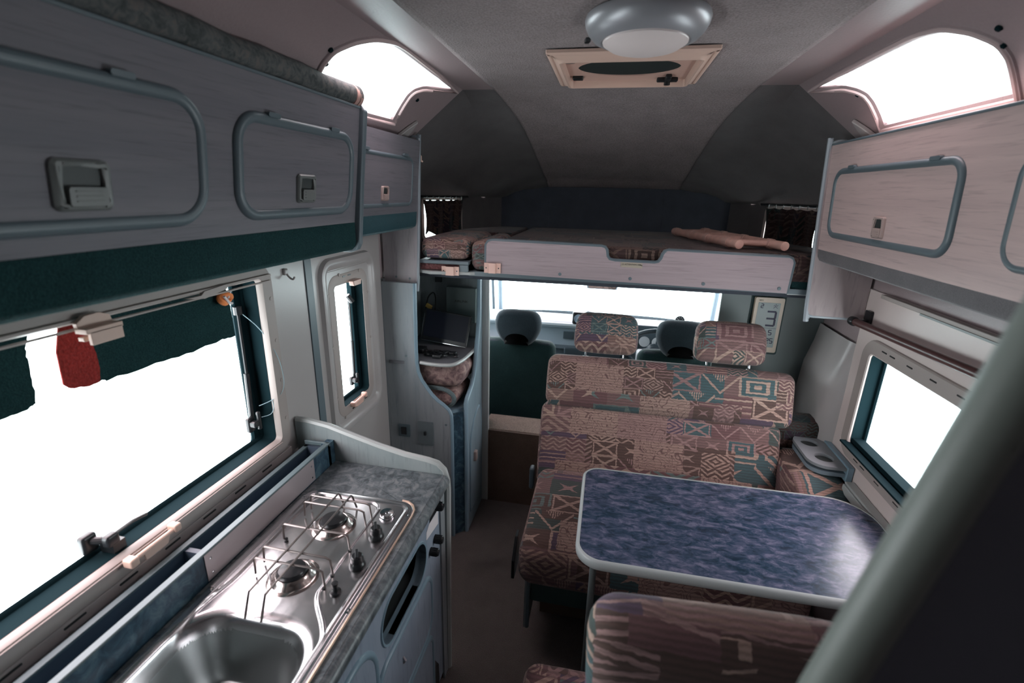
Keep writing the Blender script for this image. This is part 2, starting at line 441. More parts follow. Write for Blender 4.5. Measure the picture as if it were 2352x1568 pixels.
def text_obj(name, txt, size, loc, rot, mat, parent, extr=.0004, sx_=1):
    cu = bpy.data.curves.new(name, 'FONT'); cu.body = txt; cu.size = size; cu.extrude = extr; cu.align_x = 'CENTER'; cu.align_y = 'CENTER'
    ob = bpy.data.objects.new(name+'_tmp', cu); COL.objects.link(ob)
    dg = bpy.context.evaluated_depsgraph_get(); me = bpy.data.meshes.new_from_object(ob.evaluated_get(dg))
    bpy.data.objects.remove(ob); me.materials.clear(); me.materials.append(mat)
    o = bpy.data.objects.new(name, me); COL.objects.link(o); o.parent = parent; o.location = Vector(loc)-wloc(parent)
    o.rotation_euler = rot; o.scale = (sx_, 1, 1); return o
# ================================================================== ROOM SHELL
SL = .781
def slope(side): return lambda u, v, w=0: Vector((side*(1-.781*v+.625*w), u, 1.8+.625*v+.781*w))
KW = rr(.12, .948, 1.20, 1.462, [.014]*4)                   # big kitchen window hole (y, z)
SW = rr(1.600, .873, 1.813, 1.366, [.015]*4)                # small window hole
RW = rr(1.00, .818, 1.892, 1.182, [.018]*4)
def sky_loop(side):
    P = [(1.781, .802), (1.757, .775), (1.737, .749), (1.716, .715), (1.722, .691), (1.77, .668), (1.990, .637), (1.72, .632), (1.477, .627), (1.41, .629), (1.33, .645), (1.272, .672), (1.236, .703), (1.238, .73), (1.251, .754), (1.30, .815)]
    if side > 0: P = [(1.834, .821), (1.80, .790), (1.766, .750), (1.757, .722), (1.778, .700), (1.83, .676), (1.988, .652), (1.75, .656), (1.529, .657), (1.40, .659), (1.325, .670), (1.278, .695), (1.252, .725), (1.258, .748), (1.275, .77), (1.321, .822)]
    P = [(y, (1-x)/.781) for y, x in P]; out = []
    sharp = {0, 6, 15}
    n = len(P)
    for i, p in enumerate(P):
        a, c = P[i-1], P[(i+1) % n]
        if i in sharp: out.append(p); continue
        out += [tuple(p[k]*.75+a[k]*.25 for k in (0, 1)), tuple(p[k]*.86+a[k]*.07+c[k]*.07 for k in (0, 1)), tuple(p[k]*.75+c[k]*.25 for k in (0, 1))]
    return out
SKYS = {-1: sky_loop(-1), 1: sky_loop(1)}
# luton plan polyline (|x|, y) and alcove side windows
PLAN = [(1.0, 2.05), (.98, 2.38), (.76, 2.95), (.68, 3.08)]
DL = math.hypot(.22, .57)
def diag(side): return lambda u, v, w=0: Vector((side*(.98-.22*(u-2.38)/.57+.933*w), u+.36*w, v))
AW = {-1: rr(2.44, 1.475, 2.72, 1.668, .02), 1: rr(2.48, 1.465, 2.81, 1.665, .02)}
ST = [  # y, P2(|x|,z), P3, seam, centre
    (2.05, (1.0, 1.80), (.6195, 2.1045), (.48, 2.1045), (0, 2.1065)),
    (2.38, (.93, 1.78), (.62, 2.00), (.43, 2.02), (0, 2.028)),
    (2.75, (.80, 1.72), (.55, 1.86), (.40, 1.888), (0, 1.897)),
    (3.00, (.69, 1.70), (.49, 1.775), (.385, 1.80), (0, 1.806)),
    (3.08, (.65, 1.69), (.47, 1.740), (.38, 1.757), (0, 1.760))]
def planx(y):
    for (a, ya), (b_, yb) in zip(PLAN, PLAN[1:]):
        if y <= yb+1e-6: return a+(b_-a)*(y-ya)/(yb-ya)
    return PLAN[-1][0]
def stations():
    flat = [Vector((s[0], *s[1], *s[2], *s[3], *s[4])) for s in ST]; out = []
    N = len(flat)
    for i in range(N-1):
        p0 = flat[max(i-1, 0)]; p1 = flat[i]; p2 = flat[i+1]; p3 = flat[min(i+2, N-1)]
        if i == 0: p0 = p1-(p2-p1)*.0+Vector([-.35]+[0]*8)
        for k in range(6):
            s = k/6; q = [.5*(2*p1[j]+(p2[j]-p0[j])*s+(2*p0[j]-5*p1[j]+4*p2[j]-p3[j])*s*s+(3*p1[j]-p0[j]-3*p2[j]+p3[j])*s**3) for j in range(9)]
            q[0] = p1[0]+(p2[0]-p1[0])*s; out.append(q)
    out.append(list(flat[-1])); return out
STS = stations()
def wall(side):
    b = MB(); s_ = side
    holes = [KW, SW] if side < 0 else [RW]
    b.plate([(-.6, 0), (2.06, 0), (2.06, 1.8), (-.6, 1.8)], PX(side*1.0, side), .035, [offset(h, .004) for h in holes])
    b.plate([(2.06, 0), (2.53, 0), (2.53, 1.345), (2.06, 1.345)], PX(side*1.0, side), .035)
    b.plate([(-.6, 0), (2.06, 0), (2.06, .488), (-.6, .488)], slope(side), .008, [offset(SKYS[side], .003)])
    b_ = b; b = MB()
    # alcove side wall pieces (z 1.30 .. 1.68), the diagonal one has the window
    b.plate([(2.06, 1.30), (2.38, 1.30), (2.38, 1.69), (2.06, 1.69)], lambda u, v, w=0: Vector((side*(1-.02*(u-2.05)/.33+w), u, v)), .02)
    b.plate([(2.38, 1.30), (2.95, 1.30), (2.95, 1.69), (2.38, 1.69)], diag(side), .02, [offset(AW[side], .003)])
    b.plate([(2.95, 1.30), (3.08, 1.30), (3.08, 1.69), (2.95, 1.69)], lambda u, v, w=0: Vector((side*(.76-.08*(u-2.95)/.13+w), u, v)), .02)
    o = b_.build('wall_left' if side < 0 else 'wall_right', VINYL, loc=(side, .8, 0), angle=30); structure(o)
    rings = []
    for q in STS:
        y = q[0]; x1 = planx(y); kb = min(1, (y-2.05)/.25); pr_ = [(x1, 1.685), (q[1], q[2]), ((q[1]*2+q[3])/3+.006*kb, (q[2]*2+q[4])/3+.012*kb), ((q[1]+q[3]*2)/3+.006*kb, (q[2]+q[4]*2)/3+.012*kb), (q[3], q[4]), (q[5], q[6])]
        rings.append([Vector((side*x, y, z)) for x, z in pr_])
    b.ring_loft(rings, caps=False, closed=False)
    # cove between the slope and the ceiling felt
    c_ = MB().ring_loft([[Vector((side*x, y, z)) for x, z in ((.6195, 2.1045), (.56, 2.1045), (.48, 2.1045))] for y in (-.6, 2.09)], caps=False, closed=False)
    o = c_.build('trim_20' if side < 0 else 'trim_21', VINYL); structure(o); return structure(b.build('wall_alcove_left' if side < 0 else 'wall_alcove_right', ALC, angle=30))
wall(-1); wall(1)
# ceiling felt panel, from the rear to the nose of the alcove
b = MB(); rings = []
for y in (-.6, .4, 1.2, 1.7): rings.append([Vector((x, y, 2.102-abs(x)*.004)) for x in (-.487, -.47, -.2, 0, .2, .47, .487)])
for q in STS:
    c = Vector((q[5], q[6])); rings.append([Vector((x, q[0], (q[8]+(q[6]-q[8])*(abs(x)/q[5])**2)-.005)) for x in (-q[5]-.006, -q[5]+.01, -.2, 0, .2, q[5]-.01, q[5]+.006)])
b.ring_loft(rings, caps=False, closed=False)
ceil = b.build('ceiling', CEIL, loc=(0, .8, 2.1)); structure(ceil)
q = ceil.modifiers.new('thick', 'SOLIDIFY'); q.thickness = .006; q.offset = 1
structure(MB().box(-1.1, 1.1, -.6, 2.33, -.04, 0).build('floor', FLOORC, loc=(0, 1, 0)))
structure(MB().box(-1.05, 1.05, -.64, -.6, 0, 2.15).build('wall_rear', VINYL))
# nose wall of the alcove with its two joints
b = MB().plate([(-.68, 1.30), (.68, 1.30), (.69, 1.69), (.68, 1.75), (.47, 1.79), (.38, 1.81), (0, 1.81), (-.38, 1.81), (-.47, 1.79), (-.68, 1.75), (-.69, 1.69)], PY(3.08), .02)
for x in (-.38, .31): b.box(x-.003, x+.003, 3.076, 3.081, 1.40, 1.758)
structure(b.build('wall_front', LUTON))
# upper alcove lining panels (sides of the alcove carry the light falloff in their colour)
# trims: window wall moulding, joint strips
def joint(name, y0, y1, z0, z1, mat, x=-1.0, s=1):
    return structure(MB().box(min(x, x+s*.012), max(x, x+s*.012), y0, y1, z0, z1).build(name, mat, bevel=.002))
joint('trim_1', 1.437, 1.475, .80, 1.49, EDGE); joint('trim_2', 1.985, 2.03, .30, 1.30, EDGE)
# white moulded panels around the windows
b = MB(); b.plate([(.0, .86), (1.437, .86), (1.437, 1.50), (.0, 1.50)], PX(-1.0, 1), .008, [offset(KW, .003)])
structure(b.build('trim_3', WHITE, bevel=.002))
b = MB(); b.plate([(1.475, .42), (1.985, .42), (1.985, 1.53), (1.475, 1.53)], PX(-1.0, 1), .010, [offset(SW, .012)])
M_ = PX(-.990, 1); o1 = rr(1.505, .770, 1.915, 1.475, .07, 8); i1 = offset(o1, -.035); i2 = offset(o1, -.05)
b.ring_loft([loop3(o1, M_, 0), loop3(offset(o1, -.006), M_, .014), loop3(offset(o1, -.02), M_, .017), loop3(i1, M_, .012), loop3(i2, M_, -.004)], caps=False)
b2 = b.build('trim_4', WHITE, angle=50); structure(b2)
# right wall moulded panel
b = MB(); b.plate([(.9, .60), (2.03, .60), (2.03, 1.40), (.9, 1.40)], PX(1.0, -1), .010, [offset(RW, .012)])
structure(b.build('trim_5', plain('moulded_wall_lit', (.66, .57, .54), .35), bevel=.002))  # lighter, warmer copy of the wall white, window light painted in
# right wall bulge near the bench (wheel-arch pillar cover)
b = MB(); rings = []
for z, d in ((.5, .05), (.85, .05), (1.0, .04), (1.10, .015), (1.18, .003)):
    rings.append([Vector((x, y, z)) for x, y in ((.995, 2.02), (.99-d*.5, 2.035), (.985-d, 2.08), (.985-d, 2.35), (.998, 2.35))])
b.ring_loft(rings, caps=False, closed=False)
structure(b.build('trim_6', WHITE, angle=60))

# ------------------------------------------------------------------ WINDOWS
def window(name, loop, M, s_frame, pane_w, fw_, mat=FRAME, seal=.012, glass=True, well=True):
    """flange ring on the wall, a deep reveal, rubber seal and a pane set outside"""
    u = [p[0] for p in loop]; v = [p[1] for p in loop]
    root = bpy.data.objects.new(name, None); COL.objects.link(root); root.location = M(sum(u)/len(u), min(v), 0); root.empty_display_size = .02; structure(root)
    b = MB(); o_ = offset(loop, fw_); i_ = loop
    b.ring_loft([loop3(o_, M, -.002), loop3(o_, M, s_frame*.7), loop3(offset(loop, fw_-.004), M, s_frame), loop3(offset(loop, .004), M, s_frame), loop3(i_, M, s_frame*.75), loop3(i_, M, s_frame*.3)], caps=False)
    b.build('window_frame', mat, root, angle=40)
    b = MB(); a_ = offset(loop, .006); c_ = offset(loop, -seal)
    b.ring_loft([loop3(a_, M, s_frame*.32), loop3(offset(loop, -.001), M, s_frame*.32), loop3(offset(loop, -.001), M, -.034), loop3(c_, M, -.036), loop3(offset(loop, -seal-.004), M, -.041), loop3(c_, M, -.046), loop3(a_, M, -.046), loop3(a_, M, s_frame*.32)], caps=False)
    b.build('rubber_seal', RUBBER, root, angle=40)
    b = MB(); b.plate(offset(loop, 0), M, .003); p = MB().plate(offset(loop, -.001), lambda uu, vv, w=0: M(uu, vv, pane_w+w), .003)
    p.build('pane', GLASS, root)
    return root
w1 = window('window_1', KW, PX(-1.0, 1), .030, -.062, .048, FRAME, .008)
# inner lip + blind cassette line + slots on the sill face
Mw = PX(-.970, 1)
b = MB()
for y in [.20+.112*i for i in range(9)]: b.plate(rr(y, .891, y+.042, .8955, .0018, 2), Mw, .0015)
b.box(-.970, -.9692, .1, 1.235, .8725, .8733)
b.build('sill_slots', DARKP, w1)
b = MB()
for y in [.255+.145*i for i in range(7)]: b.lathe([(0, 0), (.006, 0), (.006, .0012), (0, .0016)], (-.9695, y, .874), (1, 0, 0), 12)
for z in (1.01, 1.14, 1.27, 1.40): b.lathe([(0, 0), (.006, 0), (.006, .0012), (0, .0016)], (-.970, 1.232, z), (1, 0, 0), 12)
build_each(b, 'screw_cap', FRAME, w1)
b = MB().box(-.972, -.962, .1, 1.235, 1.468, 1.474).box(-.972, -.964, .1, 1.235, 1.452, 1.456).box(-.971, -.9655, .1, 1.20, .936, .941)
b.build('blind_rail', FRAME, w1, bevel=.001)
MB().box(-.999, -.970, .1, 1.240, .850, .902).build('sill_panel', plain('pale_sill_panel', (.52, .48, .46), .5), w1, bevel=.002)
# dark inner acrylic frame and bottom bar seen through the opening
b = MB(); Mo = PX(-1.05, 1); ol = rr(-.02, .87, 1.275, 1.54, .03); il = rr(.06, .937, 1.166, 1.485, .03)
b.ring_loft([loop3(ol, Mo, -.004), loop3(ol, Mo, .010), loop3(il, Mo, .010), loop3(offset(il, -.004), Mo, .004), loop3(il, Mo, -.004)], caps=False)
b.build('pane_frame', RUBBER, w1, angle=50)
# gas strut with its fittings
b = MB().tube([(-1.035, 1.168, 1.372), (-1.035, 1.166, 1.16)], .0045).tube([(-1.035, 1.166, 1.18), (-1.035, 1.160, 1.03)], .008)
st = b.build('strut', BLACK, w1)
MB().tube([(-1.034, 1.168, 1.385), (-1.034, 1.168, 1.362)], .012).build('strut_mount', BLACK, w1)
def catch(par, y, z, x=-1.03, s=1.0, name='window_catch'):
    c = MB().cush((x, y, z), (.008, .013*s, .024*s), .006).cush((x+.012, y, z+.004), (.014, .010*s, .010), .006)
    c.cush((x+.022, y+.012*s, z+.012), (.006, .006, .030*s), .005)
    return c.build(name, BLACK, par)
catch(w1, 1.145, 1.02)
# lower lever handle
b = MB().cush((-1.035, .655, .985), (.010, .016, .022), .007).tube([(-1.035, .655, .99), (-1.005, .672, .985)], .009).cush((-1.0, .675, .985), (.010, .014, .014), .006)
b.tube([(-.998, .675, .993), (-.992, .72, .999), (-.994, .755, .992)], [.006, .006, .005], ry=.004).box(-1.03, -.995, .672, .70, .95, .972)
b.build('handle', BLACK, w1)
# beige roller-blind catches, top and bottom
def blind_catch(par, y, z, up_=True, x=-.962):
    b = MB()
    if up_:
        b.plate([(y-.032, z), (y+.034, z+.004), (y+.030, z+.020), (y+.012, z+.028), (y-.018, z+.027), (y-.034, z+.016)], PX(x, 1), .010)
        b.box(x+.002, x+.030, y-.034, y+.036, z-.004, z+.006).box(x+.022, x+.030, y-.028, y+.034, z-.026, z+.0)
        b.box(x+.000, x+.014, y-.030, y+.030, z-.020, z-.012)
    else:
        b.tube([(x+.012, y-.046, z), (x+.012, y+.046, z)], .0055)
        b.cush((x+.010, y-.056, z-.002), (.013, .010, .011), .005).cush((x+.010, y+.054, z+.003), (.013, .009, .010), .005)
        b.plate([(y-.03, z-.004), (y+.036, z-.002), (y+.028, z-.020), (y-.028, z-.020)], PX(x+.012, 1), .004)
    return b.build('blind_catch', CREAM, par, bevel=.0012)
blind_catch(w1, .715, 1.452); blind_catch(w1, .725, .942, False)
b = MB().plate([(.93, 1.462), (.985, 1.452), (1.06, 1.463), (1.06, 1.475), (.985, 1.470), (.975, 1.462)], PX(-.968, 1), .010); b.build('blind_pull', FRAME, w1, bevel=.001)

w2 = window('window_2', SW, PX(-.990, 1), .004, -.055, .040, FRAME, .012)
b = MB().plate(rr(1.545, .815, 1.872, 1.425, .025), PX(-.994, 1), .006, [offset(SW, .038)]); b.build('outer_flange', WHITE, w2, bevel=.002)
b = MB()
for y, z in ((1.66, 1.392), (1.70, 1.392), (1.655, .842), (1.70, .842), (1.76, .842)): b.plate(rr(y, z, y+.022, z+.005, .002, 2), PX(-.985, 1), .0008)
b.build('flange_slots', BLACK, w2)
b = MB()
for y, z in ((1.555, 1.34), (1.555, 1.14), (1.555, .93), (1.85, 1.30), (1.85, 1.10), (1.64, 1.405), (1.79, 1.40), (1.6, .83)): b.lathe([(0, 0), (.006, 0), (.006, .0015), (0, .002)], (-.986, y, z), (1, 0, 0), 12)
build_each(b, 'screw_cap', FRAME, w2)
MB().tube([(-1.03, 1.772, 1.28), (-1.03, 1.770, 1.08)], .004).tube([(-1.03, 1.770, 1.10), (-1.03, 1.765, .93)], .0065).build('strut', BLACK, w2)
MB().tube([(-1.03, 1.760, 1.30), (-1.018, 1.775, 1.27)], .011).build('strut_mount', BLACK, w2)
catch(w2, 1.742, .93, s=.8)
b = MB().plate(rr(1.785, .875, 1.812, 1.36, .004), PX(-1.045, 1), .02); b.build('pane_frame', RUBBER, w2)
b = MB().plate([(1.70, 1.372), (1.765, 1.372), (1.76, 1.352), (1.705, 1.352)], PX(-.985, 1), .022); b.build('blind_catch', BEIGE, w2, bevel=.003)
b = MB().tube([(-.975, 1.655, .868), (-.975, 1.735, .872)], .006).cush((-.975, 1.65, .868), (.012, .008, .011), .005).cush((-.975, 1.74, .874), (.012, .008, .011), .005).plate([(1.665, .865), (1.73, .866), (1.725, .848), (1.67, .848)], PX(-.978, 1), .006)
b.build('blind_catch', BEIGE, w2, bevel=.001)

w3 = window('window_3', RW, PX(.990, -1), .014, -.055, .055, FRAME, .012)
b = MB()
for y in (1.03, 1.16, 1.28, 1.40, 1.52, 1.64, 1.74, 1.79):
    b.plate(rr(y, 1.212, y+.032, 1.217, .002, 2), PX(.976, -1), .0008); b.plate(rr(y, .784, y+.032, .788, .0018, 2), PX(.976, -1), .0008)
b.build('flange_slots', BLACK, w3)
MB().box(.955, .985, 1.0, 1.905, .815, .823).box(.99, 1.03, 1.0, 1.89, .822, .840).build('bottom_rail', RUBBER, w3, bevel=.002)

for k, side in ((4, -1), (5, 1)):
    SKY = SKYS[side]
    M_ = slope(side); root = bpy.data.objects.new('window_%d' % k, None); COL.objects.link(root); root.location = M_(1.6, .3, 0); structure(root)
    b = MB(); o_ = offset(SKY, .024)
    b.ring_loft([loop3(o_, M_, .001), loop3(offset(SKY, .022), M_, -.004), loop3(offset(SKY, .014), M_, -.005), loop3(offset(SKY, .006), M_, -.002), loop3(SKY, M_, .002), loop3(SKY, M_, .012)], caps=False)
    b.build('window_frame', VINYL, root, angle=45)
    MB().tube(loop3(offset(SKY, .014), M_, -.003), .0065, 8, closed=True).build('moulding', plain('pink_white_moulding', (.56, .45, .44), .4), root)
    MB().plate(offset(SKY, .004), lambda u, v, w=0: M_(u, v, .007+w), .003).build('pane', GLASS, root)
    b = MB()
    for y, x in ((1.42, .585), (1.21, .70), (1.80, .715), (2.06, .60), (1.235, .73)):
        c = M_(y, (1-x)/.781, -.001); b.lathe([(0, .0), (.007, .0), (.006, -.004), (0, -.006)], c, (side*.625, 0, .781), 12)
    build_each(b, 'screw', RUBBER, root)
for k, side in ((6, -1), (7, 1)):
    M_ = diag(side); root = bpy.data.objects.new('window_%d' % k, None); COL.objects.link(root); L_ = AW[side]; root.location = M_(L_[0][0], 1.47, 0); structure(root)
    b = MB(); b.ring_loft([loop3(offset(L_, .018), M_, .001), loop3(offset(L_, .018), M_, -.008), loop3(L_, M_, -.008), loop3(L_, M_, .03)], caps=False); b.build('window_frame', FRAME, root, angle=40)
    MB().plate(L_, lambda u, v, w=0: M_(u, v, .025+w), .003).build('pane', GLASS, root)

# ------------------------------------------------------------------ felt strips, red patch and ring hanging in the kitchen window
def ragged(pts, amp=.002, n=5, ragg=None):
    out = []
    N = len(pts)
    for i in range(N):
        a, c = pts[i], pts[(i+1) % N]; rg = ragg is None or i in ragg
        for k in range(n):
            s = k/n; j = random.uniform(-amp, amp) if (rg and k) else 0
            out.append((a[0]+(c[0]-a[0])*s+j*.6, a[1]+(c[1]-a[1])*s+j))
    return out
tag(MB().plate(ragged([(.735, 1.475), (.85, 1.475), (1.085, 1.475), (1.108, 1.470), (1.117, 1.40), (1.118, 1.314), (1.071, 1.318), (.973, 1.312), (.868, 1.320), (.753, 1.320), (.736, 1.327)], .003, 5, {5, 6, 7, 8, 9}), PX(-1.012, 1), .002).build('felt_strip', TEALC), 'long dark green felt strip hanging torn along the top of the kitchen window', 'felt strip', 'felt strips in the kitchen window')
tag(MB().plate(ragged([(.30, 1.475), (.650, 1.475), (.632, 1.43), (.631, 1.40), (.628, 1.355), (.624, 1.325), (.609, 1.32), (.565, 1.32), (.30, 1.30)], .003, 5, {1, 2, 3, 4, 5, 6, 7}), PX(-1.014, 1), .002).build('felt_strip', TEALC), 'short dark felt piece at the left edge of the kitchen window', 'felt strip', 'felt strips in the kitchen window')
tag(MB().plate(ragged([(.694, 1.475), (.680, 1.43), (.674, 1.41), (.671, 1.345), (.680, 1.334), (.716, 1.324), (.737, 1.326), (.743, 1.354), (.743, 1.385), (.738, 1.418), (.733, 1.475)], .0015, 4, {4, 5, 6, 7, 8}), PX(-1.009, 1), .003).build('felt_patch', REDF), 'red plush patch hanging beside the dark felt strip in the kitchen window', 'felt patch')
b = MB().tube([(-.995+.004*math.sin(a*2), 1.086+.017*math.cos(a), 1.428+.010*math.sin(a)) for a in [2*pi*i/20 for i in range(20)]], .0085, closed=True)
ring = thing('key_ring_toy', 'small orange and white ring hooked at the top far corner of the kitchen window', 'ring', (-.995, 1.086, 1.41))
b.build('ring', ORANGE, ring); MB().tube([(-.984, 1.072, 1.438), (-.983, 1.085, 1.418), (-.986, 1.098, 1.414)], .0035).tube([(-.986, 1.086, 1.43), (-.99, 1.105, 1.449)], .003).build('string', PAPER, ring)
pts = catmull([(-1.028, 1.170, 1.368), (-.99, 1.196, 1.31), (-.965, 1.222, 1.22), (-.962, 1.232, 1.14), (-.968, 1.222, 1.10), (-.985, 1.195, 1.085), (-1.01, 1.168, 1.075)], 6, False)
tag(MB().tube(pts, .0011, 6).tube(catmull([(-.985, 1.197, 1.085), (-.985, 1.200, 1.06), (-.99, 1.19, 1.04), (-1.01, 1.172, 1.035)], 5, False), .0011, 6).build('string', plain('pale_blue_cord', (.35, .50, .55), .5)), 'thin pale blue cord looped at the far stay of the kitchen window', 'cord')
hk = thing('wall_hook', 'small white hook on the wall between the two left windows', 'hook', (-.992, 1.335, 1.46))
MB().cush((-.988, 1.335, 1.463), (.006, .009, .010), .005).tube(catmull([(-.985, 1.335, 1.458), (-.975, 1.336, 1.445), (-.965, 1.338, 1.440), (-.960, 1.339, 1.448)], 4, False), .003).build('hook', WHITE, hk)

# ================================================================== OVERHEAD CABINETS
def prism_y(prof, y0, y1): return MB().ring_loft([[Vector((x, y, z)) for x, z in prof] for y in (y0, y1)])
def moulding(par, loop, M, r=.009, mat=EDGE, name='moulding', flat=.6):
    rings = []
    for d, w in ((-.011, .0), (-.011, .004), (-.007, .0085), (0, .0105), (.006, .0085), (.010, .003), (.010, -.001)):
        rings.append(loop3(offset(loop, d*r/.009), M, w*r/.009))
    return MB().ring_loft(rings, caps=False).build(name, mat, par, angle=60)
def handle(par, u, v, M, w_, h_, m1, m2=DARKP, flip=1):
    fr = rr(u-w_/2, v-h_/2, u+w_/2, v+h_/2, .010*w_/.08, 5); hole = rr(u-w_/2+w_*.14, v-h_/2+h_*.10, u+w_/2-w_*.12, v+h_/2-h_*.10, w_*.08, 4)
    rings = [loop3(fr, M, .004), loop3(fr, M, .009), loop3(offset(fr, -w_*.05), M, .013), loop3(offset(hole, w_*.03), M, .013), loop3(hole, M, .010), loop3(hole, M, .0055)]
    hb = MB().ring_loft(rings, caps=False).build('handle', m1, par, angle=45)
    MB().plate(hole, lambda a, c, w=0: M(a, c, .0052+w), .001).build('recess', m2, hb)
    lp = MB(); hu0, hu1 = (u-w_*.28, u+w_*.38)
    if flip < 0: hu0, hu1 = (u-w_*.38, u+w_*.28)
    lp.plate(rr(hu0, v-h_*.40, hu1, v-h_*.03, w_*.05, 3), lambda a, c, w=0: M(a, c, .0055+w), .009)
    for k in range(3): lp.plate(rr(hu0+w_*.10, v-h_*(.33-.10*k), hu1-w_*.08, v-h_*(.295-.10*k), .0006, 2), lambda a, c, w=0: M(a, c, .0145+w), .0012)
    lp.build('latch', m1, hb, bevel=.0015)
    return hb
def door(par, loop, M, mat, emat, hpos, hs, hinges, r=.009, hm=LATCH, flip=1, name='door'):
    d = MB().plate(loop, lambda a, c, w=0: M(a, c, .001+w), .004).build(name, mat, par)
    moulding(d, loop, M, r, emat)
    if hpos: handle(d, hpos[0], hpos[1], M, hs[0], hs[1], hm, flip=flip)
    for u, v in hinges:
        MB().plate(rr(u-.020, v-.005, u+.020, v+.005, .004, 3), lambda a, c, w=0: M(a, c, .002+w), .010).build('hinge', emat, d, bevel=.002)
    return d
# --- left, over the kitchen (camera side)
L1 = thing('overhead_cabinet', 'long grey overhead cabinet above the kitchen window, nearest on the left', 'cabinet', (-.9, .5, 1.475), 'overhead cabinets')
zt, zb = 1.943, 1.615
def ML1(u, v, w=0): return Vector((-.778+.13*(v-zb)+w*.99, u, v))
prism_y([(-.778, zb), (-.735, zt), (-.80, zt), (-.815, 1.938), (-.988, 1.795), (-.988, 1.62)], -.55, 1.408).build('body', LAM, L1)
prism_y([(-.776, zb+.004), (-.776, 1.560), (-.780, 1.545), (-.790, 1.534), (-.81, 1.529), (-.985, 1.529), (-.985, 1.62)], -.55, 1.408).build('felt_underside', TEALC, L1, bevel=.004)
MB().box(-.742, -.733, -.55, 1.41, zt-.004, zt+.003).build('top_edging', EDGE, L1, bevel=.002)
door(L1, rr(.22, 1.656, .822, 1.864, .06, 8), ML1, LAM, EDGE, (.597, 1.714), (.085, .072), [(.35, 1.873), (.675, 1.875)], .010)
door(L1, rr(.915, 1.657, 1.365, 1.857, .055, 8), ML1, LAM, EDGE, (1.143, 1.715), (.076, .068), [(1.02, 1.867), (1.265, 1.866)], .010)
ep = MB().plate(catmull([(-.985, 1.80), (-.82, 1.935), (-.765, 1.962), (-.738, 1.958), (-.722, 1.935), (-.745, 1.75), (-.764, 1.58), (-.766, 1.553), (-.776, 1.534), (-.80, 1.524), (-.985, 1.524)], 1), PY(1.408), .024)
ep.build('end_panel', EDGE, L1, bevel=.005)
# --- left, above the small window
L2 = thing('overhead_cabinet', 'smaller grey overhead cabinet over the small left window, beside the bed alcove', 'cabinet', (-.9, 1.7, 1.30), 'overhead cabinets')
def ML2(u, v, w=0): return Vector((-.820+.085*(v-1.63)+w, u, v))
prism_y([(-.820, 1.628), (-.795, 1.912), (-.845, 1.912), (-.988, 1.797), (-.988, 1.60)], 1.434, 2.02).build('body', LAM, L2)
prism_y([(-.820, 1.630), (-.824, 1.580), (-.829, 1.567), (-.845, 1.558), (-.988, 1.558), (-.988, 1.62)], 1.434, 2.02).build('felt_underside', carpet('dark_teal_felt', (.02, .075, .09), .3, 330, .6), L2)
door(L2, rr(1.46, 1.662, 1.945, 1.835, .03, 6), ML2, LAM, EDGE, (1.69, 1.703), (.055, .052), [(1.545, 1.845), (1.865, 1.846)], .007, LATCHP)
ep = MB().plate(rr(-.982, 1.300, -.828, 1.60, [.022, 0, 0, 0])[:-1]+[], PY(2.02), .0)if 0 else None
prof = [(-.988, 1.302)]+[(-.860, 1.302), (-.842, 1.308), (-.832, 1.325), (-.806, 1.89), (-.806, 1.908), (-.815, 1.925), (-.835, 1.925), (-.988, 1.80)]
e2 = MB().plate(prof, PY(2.02), .018).build('end_panel', laminate('end_panel_laminate', (.28, .265, .28), (.38, .35, .36), (1, 1, .12), 9), L2)
MB().tube([Vector((x, 2.029, z)) for x, z in catmull([(-.988, 1.302), (-.860, 1.302), (-.842, 1.308), (-.832, 1.325), (-.806, 1.89), (-.806, 1.908), (-.815, 1.925), (-.84, 1.925)], 3, False)], .0095, 8).build('edging', plain('blue_grey_edging', (.22, .26, .29), .35), L2)
b = MB()
for x, z in ((-.865, 1.335), (-.93, 1.34)): b.lathe([(0, 0), (.005, 0), (.005, -.0015), (0, -.002)], (x, 2.02, z), (0, 1, 0), 12)
build_each(b, 'screw_cap', EDGE, L2)
b = MB().cush((-.812, 2.050, 1.845), (.010, .008, .014), .006); b.tube([(-.806, 2.05, 1.838), (-.80, 2.055, 1.832)], .004)
tag(b.build('coat_hook', CREAM, loc=(-.81, 2.05, 1.83)), 'tiny cream hook on the end of the smaller left overhead cabinet', 'hook')
# --- right
R1 = thing('overhead_cabinet', 'pale pink-grey overhead cabinet on the right wall', 'cabinet', (.9, 1.2, 1.28), 'overhead cabinets')
def MR(u, v, w=0): return Vector((.780-.06*(v-1.54)-w, u, v))
prism_y([(.780, 1.540), (.757, 1.905), (.82, 1.905), (.85, 1.90), (.988, 1.797), (.988, 1.50)], .42, 2.02).build('body', LAMR, R1)
prism_y([(.781, 1.543), (.784, 1.512), (.792, 1.498), (.81, 1.490), (.988, 1.470), (.988, 1.52)], .42, 2.02).build('felt_underside', GREYC, R1)
door(R1, rr(1.302, 1.600, 1.945, 1.812, .045, 8), MR, LAMR, EDGE, (1.605, 1.645), (.060, .062), [(1.83, 1.822), (1.40, 1.820)], .009, LATCHP, -1)
door(R1, rr(.52, 1.600, 1.135, 1.812, .045, 8), MR, LAMR, EDGE, (.83, 1.645), (.060, .062), [(1.03, 1.822), (.62, 1.820)], .007, LATCHP, -1)
prof = [(.988, 1.282), (.815, 1.282), (.797, 1.288), (.789, 1.305), (.752, 1.88), (.754, 1.90), (.768, 1.912), (.80, 1.914), (.988, 1.80)]
MB().plate(prof, PY(2.02), .018).build('end_panel', laminate('end_panel_laminate_warm', (.36, .30, .30), (.44, .37, .365), (1, 1, .12), 9), R1)
